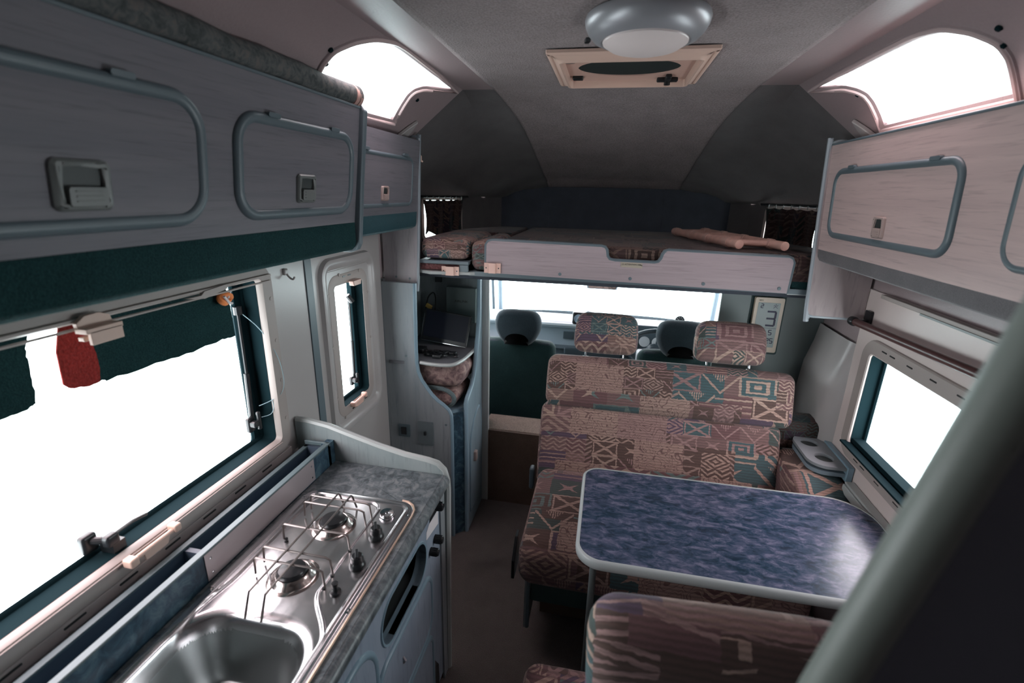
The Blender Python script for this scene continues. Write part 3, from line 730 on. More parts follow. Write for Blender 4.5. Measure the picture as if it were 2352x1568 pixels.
MB().tube([Vector((x, 2.029, z)) for x, z in catmull([(.95, 1.282), (.815, 1.282), (.797, 1.288), (.789, 1.305), (.752, 1.88), (.754, 1.90), (.768, 1.912), (.80, 1.914), (.87, 1.888)], 3, False)], .0095, 8).build('edging', plain('blue_grey_edging_light', (.30, .34, .37), .35), R1)
MB().box(.753, .762, .42, 2.02, 1.902, 1.909).build('top_edging', EDGE, R1, bevel=.002)
# white fins of the roof window surround
for sd in (-1, 1):
    M_ = slope(sd)
    tag(MB().plate([(1.90, .20), (1.97, .20), (1.955, .25), (1.935, .29), (1.915, .25)], lambda u, v, w=0: M_(u, v, -.015+w), .014).build('roof_bracket', WHITE, bevel=.004), 'small white fin-shaped bracket below the %s roof window' % ('left' if sd < 0 else 'right'), 'bracket', 'brackets below the roof windows')
# rolled fabric on top of the left cabinet
rl = thing('rolled_mat', 'grey rolled-up fabric mat with a pink tie lying on the left overhead cabinet', 'mat', (-.748, .8, zt))
pts = [(-.750+.002*math.sin(i*1.3), .1+1.31*i/30, zt+.029+.002*math.sin(i*.9)) for i in range(31)]
MB().tube(pts, [.027+.0012*math.sin(i*1.9) for i in range(31)], 18).build('roll', ROLLF, rl)
b = MB()
for y in (1.385, 1.405): b.tube([(-.750, y-.008, zt+.029), (-.750, y+.008, zt+.029)], .0285, 18)
b.tube([(-.750, 1.408, zt+.029), (-.750, 1.44, zt+.029)], [.027, .014], 14)
b.build('tie', plain('pink_fabric_tie', (.50, .31, .27), .9), rl)
# ================================================================== KITCHEN
K = thing('kitchen_cabinet', 'blue-grey kitchen base cabinet with oval opening and rounded doors under the worktop', 'cabinet', (-.7, .5, 0))
FX = -.468
slot = rr(.832, .603, 1.125, .735, .064, 8)
gz = [slot, rr(1.155, .765, 1.235, .797, .004)]
MB().plate([(-.55, .03), (1.288, .03), (1.288, .80), (-.55, .80)], PX(FX, -1), .018, [slot]).build('front_panel', LAMK, K)
M_ = PX(FX, 1)
b = MB().ring_loft([loop3(offset(slot, .008), M_, .0), loop3(offset(slot, .006), M_, .004), loop3(slot, M_, .003), loop3(slot, M_, -.03)], caps=False); b.build('opening_edging', EDGE_B, K, angle=60)
MB().box(-.80, -.50, .80, 1.16, .585, .60).box(-.80, -.79, .80, 1.16, .585, .79).build('inner_shelf', DARKP, K)
MB().box(-.97, -.50, -.55, 1.288, .0, .03).box(-.97, -.955, -.55, 1.288, 0, .80).build('carcass', DARKP, K)
door(K, rr(.79, .355, 1.155, .572, [.07, .05, .06, .09], 8), M_, LAMK, EDGE_B, None, None, [], .008)
door(K, rr(.80, .06, 1.15, .335, [.05, .05, .06, .09], 8), M_, LAMK, EDGE_B, None, None, [], .008)
door(K, rr(.25, .10, .79, .722, [.06, .10, .06, .06], 8), M_, LAMK, EDGE_B, None, None, [], .008)
def ltch(y, z):
    b = MB().plate(rr(y-.022, z-.022, y+.022, z+.022, .006), M_, .004).tube([(FX+.004, y, z-.012), (FX+.012, y, z), (FX+.004, y, z+.012)], .003, 6)
    return b.build('door_lock', plain('pale_lock_plate', (.42, .40, .42), .4), K)
ltch(.93, .475); ltch(.95, .205); ltch(.62, .60)
def gas_knob(y, z, r, patch=None):
    g = MB().lathe([(0, 0), (r*1.1, 0), (r*1.1, .004), (r, .006), (r*.95, .024), (r*.8, .027), (0, .027)], (FX+.001, y, z), (1, 0, 0), 20)
    for k in range(10):
        a = 2*pi*k/10; g.tube([(FX+.007, y+r*math.cos(a), z+r*math.sin(a)), (FX+.024, y+r*.95*math.cos(a), z+r*.95*math.sin(a))], .0018, 5)
    return g.build('gas_knob', BLACK, K, angle=40)
gas_knob(1.215, .772, .014); gas_knob(1.205, .655, .013); gas_knob(1.165, .640, .012)
MB().plate([(1.165, .745), (1.242, .742), (1.242, .80), (1.175, .798)], PX(FX, 1), .001).build('knob_backplate', BLACK, K)
MB().plate([(1.135, .705), (1.238, .688), (1.24, .738), (1.163, .743), (1.138, .730)], PX(FX, 1), .0008).build('sticker', PAPER, K)
b = MB().plate([(1.148, .22), (1.20, .13), (1.20, .03), (1.148, .03)], PX(FX, 1), .004); b.build('heater_vent', BLACK, K)
MB().plate(catmull([(1.25, .0), (1.25, .79)], 1, False)+[(1.288, .79), (1.288, 0)], PX(FX, 1), .006).build('front_post', LAMV, K)
# end divider
prof = [(-.985, .0), (-.985, .968), (-.945, .968), (-.868, .956), (-.777, .930), (-.686, .905), (-.60, .886), (-.52, .876), (-.487, .868), (-.466, .848), (-.457, .815), (-.455, .78), (-.460, .40), (-.463, 0)]
ed = MB().plate(prof, PY(1.290), .022).build('end_divider', LAMT, K)
MB().tube([Vector((x, 1.301, z)) for x, z in prof[1:]], .0118, 8).build('divider_edging', EDGE_L, ed)
# worktop
wt = thing('worktop', 'mottled slate-blue worktop around the steel sink and hob', 'worktop', (-.65, .5, .80))
DECK = rr(.02, -.832, 1.128, -.481, [.02, .055, .02, .02], 8)   # (y, x)
SWP = lambda u, v, w=0: Vector((v, u, .80+w))
MB().plate([(-.55, -.845), (1.288, -.845), (1.288, -.462), (-.55, -.462)], SWP, .038, [offset(DECK, -.012)]).build('top', COUNTER, wt, bevel=.004)
MB().tube([(-.462, -.55, .817), (-.462, 1.288, .817)], .019, 14, ry=.021).build('rolled_front_edge', COUNTER, wt)
# hob and sink unit : pressed steel height field
hs = thing('hob_sink_unit', 'stainless steel two-burner hob and sink set in the worktop', 'hob', (-.655, .6, .838))
def ss(a, w): t_ = max(0, min(1, a/w+.5)); return t_*t_*(3-2*t_)
def sdrr(u, v, u0, v0, u1, v1, r):
    cx, cy = (u0+u1)/2, (v0+v1)/2; qx = abs(u-cx)-(u1-u0)/2+r; qy = abs(v-cy)-(v1-v0)/2+r
    return math.hypot(max(qx, 0), max(qy, 0))+min(max(qx, qy), 0)-r
def lerp(a, c, t_): return a+(c-a)*t_
def hz(y, x):
    d = -sdrr(x, y, -.832, .02, -.481, 1.128, .052)
    z = .8400+.0035*ss(d-.004, .006)
    z += .0032*(math.exp(-((d-.022)/.0030)**2))            # pressed bead following the rim
    t_ = ss(.715-y, .13)
    xr = lerp(-.585, -.506, t_); xl = lerp(-.795, -.812, t_)
    w = .007
    pan = ss(x-xl, w)*ss(xr-x, w)*ss(1.098-y, w)
    # round far corners of the pressed pan
    if y > 1.06:
        dd = -sdrr(x, y, -.795, .3, -.585, 1.098, .035); pan = min(pan, ss(dd, w))
    z -= .0055*pan
    z += .0022*math.exp(-((x-xr-.004)/.0022)**2)*(1 if y < 1.07 else 0)*ss(y-.50, .1)
    bd = -sdrr(x, y, -.800, .16, -.530, .672, .085)
    if bd > -.03:
        k = ss(bd-.012, .055); z -= .012*ss(bd+.012, .04); z -= .125*k**1.1
    return z
b = MB(); ny, nx = 420, 180; vs = []; idx = {}
for i in range(ny+1):
    y = .02+1.108*i/ny
    for j in range(nx+1):
        x = -.832+.351*j/nx
        if sdrr(x, y, -.832, .02, -.481, 1.128, .052) > .0005:
            # pull on to the rounded outline
            cx = -.533 if x > -.65 else -.78; cy = 1.076 if y > .6 else .072
            dx, dy = x-cx, y-cy; L_ = math.hypot(dx, dy)
            if L_ > .052: x = cx+dx/L_*.052; y2 = cy+dy/L_*.052
            else: y2 = y
            vs.append((x, y2, hz(y2, x)))
        else: vs.append((x, y, hz(y, x)))
fs = [(i*(nx+1)+j, (i+1)*(nx+1)+j, (i+1)*(nx+1)+j+1, i*(nx+1)+j+1) for i in range(ny) for j in range(nx)]
fr = [f for f in fs]
b.add(vs, fr); dk = b.build('pressed_deck', STEEL, hs, merge=False, angle=0)
dk.data.materials.append(STEELB)
for p in dk.data.polygons:
    if p.center.z+wloc(dk).z < .805: p.material_index = 1
MB().lathe([(0, .0), (.032, 0), (.034, .003), (.030, .004), (.024, .001), (0, .001)], (-.665, .40, .7035), (0, 0, 1)).build('drain', STEEL, hs)
MB().tube([Vector((x, y, .8405)) for y, x in offset(DECK, .0015)][8:30] if 0 else [(-.4805, .02, .841), (-.4805, 1.07, .841), (-.484, 1.095, .841), (-.496, 1.115, .841), (-.515, 1.127, .841), (-.535, 1.1295, .841)], .0026, 8).build('edge_bead', BRASS, hs)
for x, y in ((-.490, 1.065), (-.489, .735), (-.822, 1.075), (-.822, .725)): MB().box(x-.004, x+.004, y-.006, y-.003, .842, .8445).box(x-.004, x+.004, y+.003, y+.006, .842, .8445).tube([(x, y-.003, .8435), (x, y+.003, .8435)], .0016, 6).build('clamp', SILVERP, hs)
for x, y in ((-.672, .985), (-.667, .800)):
    bn = MB().lathe([(.060, 0), (.058, .002), (.050, .0035), (.044, .010), (.039, .017), (.037, .018), (.034, .016), (.033, .010)], (x, y, .8375), (0, 0, 1), 36).build('burner', STEELR, hs)
    MB().lathe([(.0345, .010), (.0345, .019), (.032, .021), (.030, .026), (.012, .029), (0, .029)], (x, y, .8375), (0, 0, 1), 32).build('burner_cap', BLACK, bn)
    MB().lathe([(0, 0), (.0025, 0), (.0025, .03), (0, .031)], (x-.036, y-.03, .838), (0, 0, 1), 8).build('spark_pin', PAPER, bn)
g = MB(); zg = .893
for x in (-.692, -.653):
    g.tube([(x, .672, .842), (x, .688, .880), (x, .694, zg), (x, 1.05, zg), (x, 1.056, .886), (x+.004, 1.068, .842)], .0027, 8)
for y, xa, xb in ((1.030, -.765, -.582), (1.000, -.766, -.584), (.905, -.763, -.578), (.822, -.757, -.576), (.785, -.752, -.574)):
    g.tube([(xa-.003, y, .844), (xa, y, zg-.006), (xa+.004, y, zg-.003), (xb-.016, y, zg-.003), (xb-.004, y, zg-.008), (xb+.002, y-.004, .843)], .0026, 8)
g.build('pan_grate', WIRE, hs)
b = MB()
for x, y in ((-.760, .905), (-.578, .902), (-.574, .78), (-.576, .818)): b.lathe([(0, 0), (.005, 0), (.005, .006), (0, .007)], (x, y, .8395), (0, 0, 1), 10)
build_each(b, 'grate_foot', BLACK, hs)
MB().lathe([(.022, 0), (.022, .003), (.0195, .004), (.0195, .010), (.018, .0125), (.009, .0118), (.004, .0112), (.004, .0125), (0, .0125)], (-.547, 1.050, .8435), (0, 0, 1), 30).build('chrome_cap', SILVERP, hs)
def hob_knob(x, y):
    k = MB().lathe([(0, 0), (.020, 0), (.020, .004), (.017, .010), (.0150, .013), (.0158, .017), (.0150, .027), (.012, .030), (0, .030)], (x, y, .8435), (0, 0, 1), 26).obox((x, y, .8760), (.007, .030, .008), Matrix.Rotation(.5, 3, 'Z'))
    return k.build('control_knob', BLACK, hs, angle=40, bevel=.0008)
hob_knob(-.537, .965); hob_knob(-.535, .862)
MB().lathe([(0, 0), (.013, 0), (.0125, .004), (.006, .006), (.006, .020), (.0075, .022), (.0075, .027), (0, .028)], (-.542, .775, .8435), (0, 0, 1), 22).build('igniter_button', BLACK, hs, angle=40)
# storage tray behind the hob
tr = thing('storage_tray', 'dark blue narrow storage trough between the hob and the kitchen window', 'tray', (-.9, .5, .80))
MB().box(-.858, -.846, -.55, 1.265, .80, .915).box(-.870, -.846, 1.252, 1.288, .80, .915).build('front_board', COUNTB, tr)
MB().box(-.936, -.925, -.55, 1.265, .80, .895).box(-.936, -.846, -.55, 1.265, .800, .812).box(-.936, -.870, 1.252, 1.266, .812, .90).box(-.925, -.860, .765, .778, .81, .893).build('trough', plain('dark_navy_tray', (.06, .085, .115), .42), tr)
MB().box(-.862, -.844, -.55, 1.265, .912, .918).box(-.935, -.845, 1.258, 1.266, .905, .918).box(-.938, -.922, -.55, 1.265, .893, .900).build('rim', plain('teal_grey_rim', (.10, .145, .155), .4), tr, bevel=.002)
sp = MB().box(-.8455, -.8435, .742, 1.168, .842, .913).build('splash_plate', PLATE, tr)
b = MB()
for y in (.757, 1.153):
    for z in (.857, .896): b.lathe([(0, 0), (.003, 0), (.003, .001), (0, .0015)], (-.8435, y, z), (1, 0, 0), 10)
build_each(b, 'rivet', SILVERP, sp)

# ================================================================== CORNER UNIT
U = thing('corner_unit', 'blue-grey corner unit with curved open shelves beside the cab opening', 'cabinet', (-.8, 2.2, 0))
cut = [(-.672, .69), (-.683, .716), (-.708, .738), (-.736, .757), (-.766, .785), (-.789, .817), (-.815, .855), (-.831, .895), (-.838, .95), (-.839, 1.02), (-.834, 1.32)]
LAMU = laminate('blue_grey_unit_laminate', (.20, .235, .255), (.28, .31, .325), (1, 1, .10), 9, .45)
MB().plate([(-.988, 0), (-.672, 0)]+cut+[(-.988, 1.32)], PY(1.985), .018).build('rear_panel', LAMU, U)
MB().tube([Vector((x, 1.994, z)) for x, z in [(-.670, .0), (-.670, .66)]+cut], .0105, 8).build('rear_panel_edging', EDGE_B, U)
b = MB(); b.ring_loft([[Vector((x, y, z)) for x, y in ((-.668, 2.000), (-.618, 2.045), (-.635, 2.06), (-.685, 2.015))] for z in (0, .685)]); b.build('corner_column', COUNTB, U)
side = [(2.045, 0), (2.325, 0), (2.325, 1.325), (2.288, 1.325), (2.284, 1.118), (2.262, 1.03), (2.232, .955), (2.205, .88), (2.178, .825), (2.14, .79), (2.095, .768), (2.060, .755), (2.045, .735)]
LAMB = laminate('blue_side_laminate', (.17, .24, .285), (.235, .31, .35), (1, 1, .12), 9, .4)
sp = MB().plate(side, PX(-.605, -1), .018).build('side_panel', LAMB, U)
MB().tube([Vector((-.612, y, z)) for y, z in side[3:]+[(2.045, 0)]], .0115, 8).build('side_edging', EDGE_B, sp)
d = door(U, [(2.085, .10), (2.30, .10), (2.30, .55), (2.285, .60), (2.255, .63), (2.205, .625), (2.150, .595), (2.105, .545), (2.085, .49)], PX(-.605, 1), LAMB, EDGE_B, None, None, [], .006)
MB().cush((-.596, 2.155, .39), (.010, .016, .028), .006).build('handle', LATCHP, d)
MB().plate([(-.985, 2.005), (-.700, 2.005), (-.685, 2.015), (-.64, 2.06), (-.625, 2.085), (-.625, 2.44), (-.985, 2.44)], PZ(.683), .018).build('ledge', EDGE_B, U)
shl = catmull([(-.985, 2.003), (-.84, 2.003), (-.77, 1.992), (-.71, 1.992), (-.665, 2.01), (-.640, 2.08), (-.630, 2.20), (-.626, 2.30), (-.628, 2.44), (-.985, 2.44)], 5)
sh = MB().plate(shl, PZ(.935), .014).build('shelf', plain('grey_shelf_top', (.13, .14, .155), .6), U)
MB().tube([p+Vector((0, 0, 0)) for p in [Vector((q[0], q[1], .942)) for q in shl[6:38]]], .009, 8).build('shelf_edging', EDGE_L, sh)
MB().box(-.99, -.60, 2.45, 2.468, 0, 1.33).box(-1.0, -.988, 2.003, 2.45, 0, 1.33).build('back_panel', laminate('unit_back_laminate', (.17, .20, .21), (.22, .25, .26), (1, 1, .15), 8), U)
MB().box(-.623, -.570, 2.326, 2.352, 0, 1.33).build('post', plain('pale_aluminium_post', (.50, .53, .52), .35), U, bevel=.004)
MB().box(-.90, -.865, 2.438, 2.45, 1.245, 1.33).build('vent', BLACK, U)
b = MB()
for x, z in ((-.695, .64), (-.885, .975), (-.70, .335), (-.685, .33)): b.lathe([(0, 0), (.006, 0), (.006, -.0015), (0, -.002)], (x, 1.985, z), (0, 1, 0), 12)
build_each(b, 'screw_cap', EDGE, U)
def face_plate(name, label, cat, x0, z0, x1, z1, mat, y=1.985):
    t_ = thing(name, label, cat, ((x0+x1)/2, y, z0)); MB().plate(rr(x0, z0, x1, z1, .003, 3), PY(y, -1), .006).build('plate', mat, t_, bevel=.0015); return t_
s1 = face_plate('socket_outlet', 'small dark square socket outlet on the rear of the corner unit', 'socket', -.940, .553, -.880, .618, plain('blue_dark_switch_plate', (.08, .12, .14), .4))
MB().box(-.923, -.897, 1.9735, 1.979, .568, .605).build('rocker', BLACK, s1)
s2 = face_plate('light_switch', 'taller grey switch plate right of the socket on the corner unit', 'switch', -.838, .522, -.760, .647, plain('grey_switch_plate', (.135, .17, .185), .35))
MB().box(-.804, -.794, 1.968, 1.979, .578, .595).build('toggle', BLACK, s2)
# monitor and its clutter
mo = thing('monitor', 'small black monitor tilted back on the corner unit shelf', 'monitor', (-.78, 2.27, .949))
Rm = Matrix.Rotation(-.10, 3, 'Y') @ Matrix.Rotation(-.22, 3, 'X'); Rm = Matrix.Rotation(.06, 3, 'Z') @ Matrix.Rotation(.13, 3, 'Y') @ Matrix.Rotation(-.25, 3, 'X')
cm = Vector((-.785, 2.275, 1.040))
MB().obox(cm, (.245, .018, .165), Rm).build('housing', BLACK, mo, bevel=.004)
MB().obox(cm+Rm @ Vector((0, -.0095, .008)), (.225, .001, .135), Rm).build('screen', SCREEN, mo)
MB().obox(cm+Rm @ Vector((-.121, -.0095, -.01)), (.0015, .001, .13), Rm).obox(cm+Rm @ Vector((0, -.0095, -.0805)), (.24, .001, .002), Rm).obox(cm+Rm @ Vector((.1215, -.0095, -.02)), (.0015, .001, .11), Rm).build('silver_trim', SILVERP, mo)
MB().cush((-.78, 2.33, .962), (.07, .05, .012), .008).obox((-.78, 2.32, .99), (.04, .02, .07)).build('stand', BLACK, mo)
bd = thing('aluminium_box', 'flat grey box lid with dark lettering leaning behind the monitor', 'box', (-.745, 2.41, 1.05))
MB().obox((-.745, 2.415, 1.135), (.165, .025, .19), Matrix.Rotation(.02, 3, 'Y')).build('case', BOARD, bd, bevel=.004)
text_obj('lettering', 'AIRLINK', .017, (-.742, 2.4015, 1.155), (pi/2, 0, 0), INK, bd, .0003, 1.2)
cd = thing('power_cable', 'black cable with a yellow plug hanging left of the monitor', 'cable', (-.90, 2.40, .95))
MB().tube(catmull([(-.885, 2.38, 1.09), (-.885, 2.40, 1.16), (-.905, 2.42, 1.19), (-.935, 2.42, 1.16), (-.945, 2.40, 1.08), (-.935, 2.37, 1.0), (-.94, 2.33, .955)], 6, False), .004, 8).build('cable', BLACK, cd)
MB().obox((-.912, 2.37, 1.125), (.034, .016, .022), Matrix.Rotation(.5, 3, 'Y')).build('plug', plain('yellow_plug', (.50, .33, .08), .4), cd, bevel=.003)
MB().obox((-.875, 2.38, 1.075), (.10, .03, .035)).build('adapter', BLACK, cd, bevel=.004)
cp = []
for i in range(46):
    a = i*.9; cp.append((-.80+.0024*i*math.cos(a)*.9+.0012*i, 2.10+.035*math.sin(a*1.31), .957+.008*abs(math.sin(i*1.7))))
cc = thing('cable_bundle', 'tangled black cables heaped in front of the monitor', 'cables', (-.78, 2.10, .949))
MB().tube(catmull(cp, 4, False), .0042, 6).build('loops', BLACK, cc)
build_each(MB().cush((-.90, 2.13, .962), (.055, .03, .012), .008).cush((-.76, 2.06, .960), (.022, .016, .010), .007).cush((-.700, 2.12, .959), (.018, .014, .009), .006), 'connector', BLACK, cc)
bl = thing('folded_blanket', 'thick patterned blanket folded with a teal edge under the corner unit shelf', 'blanket', (-.77, 2.17, .70))
def wv(p): return p+Vector((.006*math.sin(p.z*60), .006*math.sin(p.x*40), .006*math.sin(p.x*25+p.y*18)))
MB().cush((-.775, 2.20, .865), (.145, .15, .062), .05, (0, .01, .01), warp=wv).build('upper_fold', BLANK, bl)
MB().cush((-.770, 2.17, .745), (.115, .13, .045), .04, (0, .01, .005), warp=wv).build('lower_fold', BLANK, bl)
MB().tube(catmull([(-.90, 2.055, .800), (-.80, 2.045, .803), (-.72, 2.04, .800), (-.675, 2.035, .775), (-.672, 2.04, .740), (-.70, 2.05, .712)], 5, False), .011, 10).build('bound_edge', BLANKT, bl)

# ================================================================== CARPETED STEP, CAB PARTITION
structure(MB().box(-.605, 1.0, 2.345, 2.53, .434, .455).build('trim_7', STEPC, bevel=.004))
structure(MB().box(-.605, 1.0, 2.33, 2.345, 0, .452).build('trim_8', STEPF))
structure(MB().box(-1.0, 1.0, 2.53, 4.0, .10, .14).box(-1.0, 1.0, 2.525, 2.54, .14, .44).build('trim_9', CABD))
PART = plain('grey_partition_vinyl', (.155, .19, .19), .45, bmp=.1, nscale=150)
structure(MB().plate([(.545, .45), (1.0, .45), (1.0, 1.335), (.545, 1.335)], PY(2.36), .02).build('wall_partition', PART, bevel=.006))
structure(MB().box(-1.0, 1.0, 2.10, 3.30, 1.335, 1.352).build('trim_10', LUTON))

# ================================================================== ALCOVE BED
B = thing('bunk_bed', 'alcove bunk over the cab with pink-grey guard board and hand-hold notch', 'bed', (.1, 2.06, 1.355))
gpro = rr(-.519, 1.374, .712, 1.512, [0, .022, .022, 0], 5)
gb = [(-.519, 1.377), (.712, 1.360), (.716, 1.480), (.709, 1.494), (.693, 1.501), (.245, 1.507), (.231, 1.502), (.224, 1.49), (.220, 1.474), (.210, 1.459), (.195, 1.455), (.035, 1.456), (.012, 1.460), (.002, 1.472), (-.003, 1.498), (-.010, 1.508), (-.024, 1.512), (-.490, 1.518), (-.508, 1.513), (-.518, 1.499)]
gd = MB().plate(gb, PY(2.045), .016).build('guard_board', LAMX, B)
MB().tube([Vector((x, 2.053, z)) for x, z in gb[1:]+[gb[0]]], .0088, 8).build('guard_edging', EDGE, gd)
b = MB()
for x, z in ((-.191, 1.388), (.103, 1.385), (.394, 1.380), (.680, 1.378)): b.lathe([(0, 0), (.007, 0), (.007, -.0015), (.004, -.0022), (0, -.0018)], (x, 2.045, z), (0, 1, 0), 14)
build_each(b, 'screw_cap', EDGE, gd)
stk = MB().plate([(.060, 1.432), (.147, 1.430), (.147, 1.451), (.060, 1.452)], PY(2.045, -1), .0006).build('warning_label', plain('beige_label', (.38, .34, .27), .5), gd)
text_obj('label_text', '\u26a0 ATTENTION 100kg', .0085, (.105, 2.0440, 1.4435), (pi/2, 0, 0), INK, stk, .0002)
MB().box(-.60, .92, 2.062, 3.05, 1.356, 1.376).build('bed_board', EDGE, B)
mpl = [(-.485, 2.07), (.93, 2.07), (.93, 2.42), (.73, 2.95), (.65, 3.06), (-.485, 3.06)]
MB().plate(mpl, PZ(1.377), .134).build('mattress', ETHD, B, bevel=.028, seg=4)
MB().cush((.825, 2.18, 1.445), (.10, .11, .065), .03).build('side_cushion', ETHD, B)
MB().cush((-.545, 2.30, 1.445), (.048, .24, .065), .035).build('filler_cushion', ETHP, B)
ex = thing('bunk_extension', 'stacked bunk extension boards and cushion left of the guard board', 'bed extension', (-.71, 2.07, 1.36))
MB().cush((-.715, 2.30, 1.470), (.112, .25, .047), .038, (0, 0, .006)).build('cushion', ETHP, ex)
MB().plate([(-.965, 2.600), (-.66, 2.600), (-.66, 3.04), (-.72, 3.0), (-.965, 2.60)], PZ(1.40), .11).build('corner_cushion', ETHD, ex, bevel=.01) if 0 else None
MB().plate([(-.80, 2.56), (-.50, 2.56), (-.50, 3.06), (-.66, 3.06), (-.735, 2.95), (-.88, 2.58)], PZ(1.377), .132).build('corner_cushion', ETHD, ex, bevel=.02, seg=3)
MB().box(-.828, -.597, 2.045, 2.56, 1.404, 1.420).build('upper_board', EDGE, ex, bevel=.003)
MB().box(-.828, -.64, 2.055, 2.50, 1.376, 1.402).build('checked_pad', carpet('maroon_check_fabric', (.20, .09, .09), .8, 120, .5), ex)
MB().plate(catmull([(-.828, 2.05), (-.62, 2.05), (-.585, 2.055), (-.54, 2.09), (-.50, 2.15), (-.50, 2.45), (-.828, 2.45)], 3), PZ(1.360), .013).build('lower_board', EDGE_L, ex)
MB().box(-.640, -.600, 2.047, 2.06, 1.374, 1.403).build('stop_block', EDGE, ex)
def bracket(par, x0, x1, z0, z1):
    b = MB(); P = [(x0, 0), (x0+.018, 0), (x0+.022, -.010), (x1-.022, -.010), (x1-.018, 0), (x1, 0)]
    for (xa, ya), (xb, yb) in zip(P, P[1:]):
        b.add([(xa, 2.043+ya, z0), (xb, 2.043+yb, z0), (xb, 2.043+yb, z1), (xa, 2.043+ya, z1), (xa, 2.039+ya, z0), (xb, 2.039+yb, z0), (xb, 2.039+yb, z1), (xa, 2.039+ya, z1)], [(0, 1, 2, 3), (7, 6, 5, 4), (0, 4, 5, 1), (3, 2, 6, 7), (0, 3, 7, 4), (1, 5, 6, 2)])
    o = b.build('bracket', BEIGE, par); s_ = MB()
    for x in (x0+.009, x1-.009): s_.lathe([(0, 0), (.003, 0), (.003, -.001), (0, -.001)], (x, 2.039, (z0+z1)/2), (0, 1, 0), 8)
    build_each(s_, 'screw', BLACK, o)
bracket(ex, -.720, -.640, 1.357, 1.396); bracket(B, -.524, -.450, 1.377, 1.421)
# the two board brackets at the sides of the alcove opening
sb = thing('bunk_rest', 'grey support ledge for the bunk at the right alcove corner', 'bracket', (.86, 2.07, 1.34))
MB().plate([(.72, 1.352), (.86, 1.352), (.86, 1.362), (.72, 1.366)], PY(2.065), .03).build('rest', EDGE_L, sb)
MB().box(.73, .90, 2.07, 2.30, 1.366, 1.405).build('felt_block', TEALC, sb)
# ladder lying on the mattress
ld = thing('bunk_ladder', 'pink-beige ladder lying on the right side of the bunk mattress', 'ladder', (.5, 2.3, 1.512))
ra, rb_, rc, rd = Vector((.345, 2.74, 1.538)), Vector((.520, 2.10, 1.538)), Vector((.50, 2.82, 1.538)), Vector((.690, 2.10, 1.538))
JOINT = plain('pink_joint_plastic', (.62, .40, .34), .4)
def jointed(name, p, q, r=.021):
    o = MB().tube([p, q], r*.86, 14).build(name, WOODR, ld); s_ = MB(); d = (q-p).normalized()
    for f in (.06, .32, .58, .86): c = p.lerp(q, f); s_.tube([c-d*.018, c+d*.018], r, 14)
    build_each(s_, 'socket_joint', JOINT, o)
jointed('rail', ra, rb_); jointed('rail', rc, rd)
for f in (.06, .32, .58, .86): MB().tube([ra.lerp(rb_, f), rc.lerp(rd, f)], .014, 12).build('rung', WOODR, ld)
# curtains in the alcove windows
def curtain(side, y0, y1, zt_, zb_, label):
    M_ = diag(side); t_ = thing('curtain', label, 'curtain', M_((y0+y1)/2, zb_, -.03), 'curtains on the alcove windows')
    nU, nV = 44, 16; vs = []
    for j in range(nV+1):
        for i in range(nU+1):
            f = i/nU; g_ = j/nV; y = y0+(y1-y0)*f
            pinch = .03*math.sin(g_*pi)*((.5-f)); zb2 = zb_+(.020*math.sin(f*5+1)+.012*math.sin(f*13))*g_**2
            vs.append(M_(y+pinch, zt_+(zb2-zt_)*g_-(.006*abs(math.sin(f*pi*6)) if j == 0 else 0), -.028-.010*math.sin(f*pi*7+g_)*(.5+.5*g_)))
    b = MB().add(vs, [(j*(nU+1)+i, j*(nU+1)+i+1, (j+1)*(nU+1)+i+1, (j+1)*(nU+1)+i) for j in range(nV) for i in range(nU)])
    o = b.build('cloth', CURT, t_, angle=0); q = o.modifiers.new('thick', 'SOLIDIFY'); q.thickness = .0015
    MB().tube([M_(y0-.04, zt_+.014, -.026), M_(y1+.04, zt_+.014, -.026)], .005, 8, ry=.008).build('curtain_track', BLACK, t_)
    for k in range(7):
        s_ = MB(); c = M_(y0+(y1-y0)*(k+.5)/7, zt_+.008, -.034); s_.tube([c+Vector((0, 0, .008)), c+Vector((0, 0, -.010))], .0022, 6).lathe([(0, -.002), (.005, -.001), (.005, .001), (0, .002)], c+Vector((0, 0, .004)), (1, -.4, 0), 10); s_.build('runner', LATCH, t_)
curtain(-1, 2.415, 2.725, 1.672, 1.478, 'dark patterned curtain on the left alcove window')
curtain(1, 2.452, 2.800, 1.672, 1.462, 'dark patterned curtain on the right alcove window')
# ================================================================== FORWARD BENCH
lean = math.radians(18); RL = Matrix.Rotation(-lean, 3, 'X')
def BK(s, off=0): return Vector((0, 1.90+.309*s+.951*off, .45+.951*s-.309*off))     # point on the leaning front face
bn = thing('bench_seat', 'two-person bench seat in brown and teal ethnic fabric behind the blue table', 'seat', (.28, 1.7, 0))
MB().cush((.262, 1.665, .432), (.492, .285, .088), .055, (.0, .012, .018)).build('seat_cushion', ETH, bn)
c = BK(.175, .07); MB().cush((.275, c.y, c.z), (.515, .070, .195), .040, (.004, .018, .004), RL).build('backrest', ETH3, bn)
c = BK(.475, .055); MB().cush((.300, c.y, c.z), (.525, .072, .118), .042, (.004, .010, .004), RL).build('upper_backrest', ETH2, bn)
MB().plate([(1.44, .10), (2.02, .10), (2.02, .33), (1.44, .33)], PX(-.205, 1), .018).build('base_side', LAMV, bn)
MB().box(-.185, .75, 1.46, 1.478, .215, .322).build('base_rail', plain('dark_teal_rail', (.035, .075, .075), .5), bn, bevel=.003)
MB().box(-.16, .75, 1.60, 2.02, .02, .30).build('base_box', STEPF, bn)
MB().cush((-.192, 1.45, .22), (.008, .012, .125), .007).build('leg', EDGE, bn)
MB().tube([(.60, 1.50, .34), (.66, 1.44, .02)], .012).build('leg', EDGE, bn)
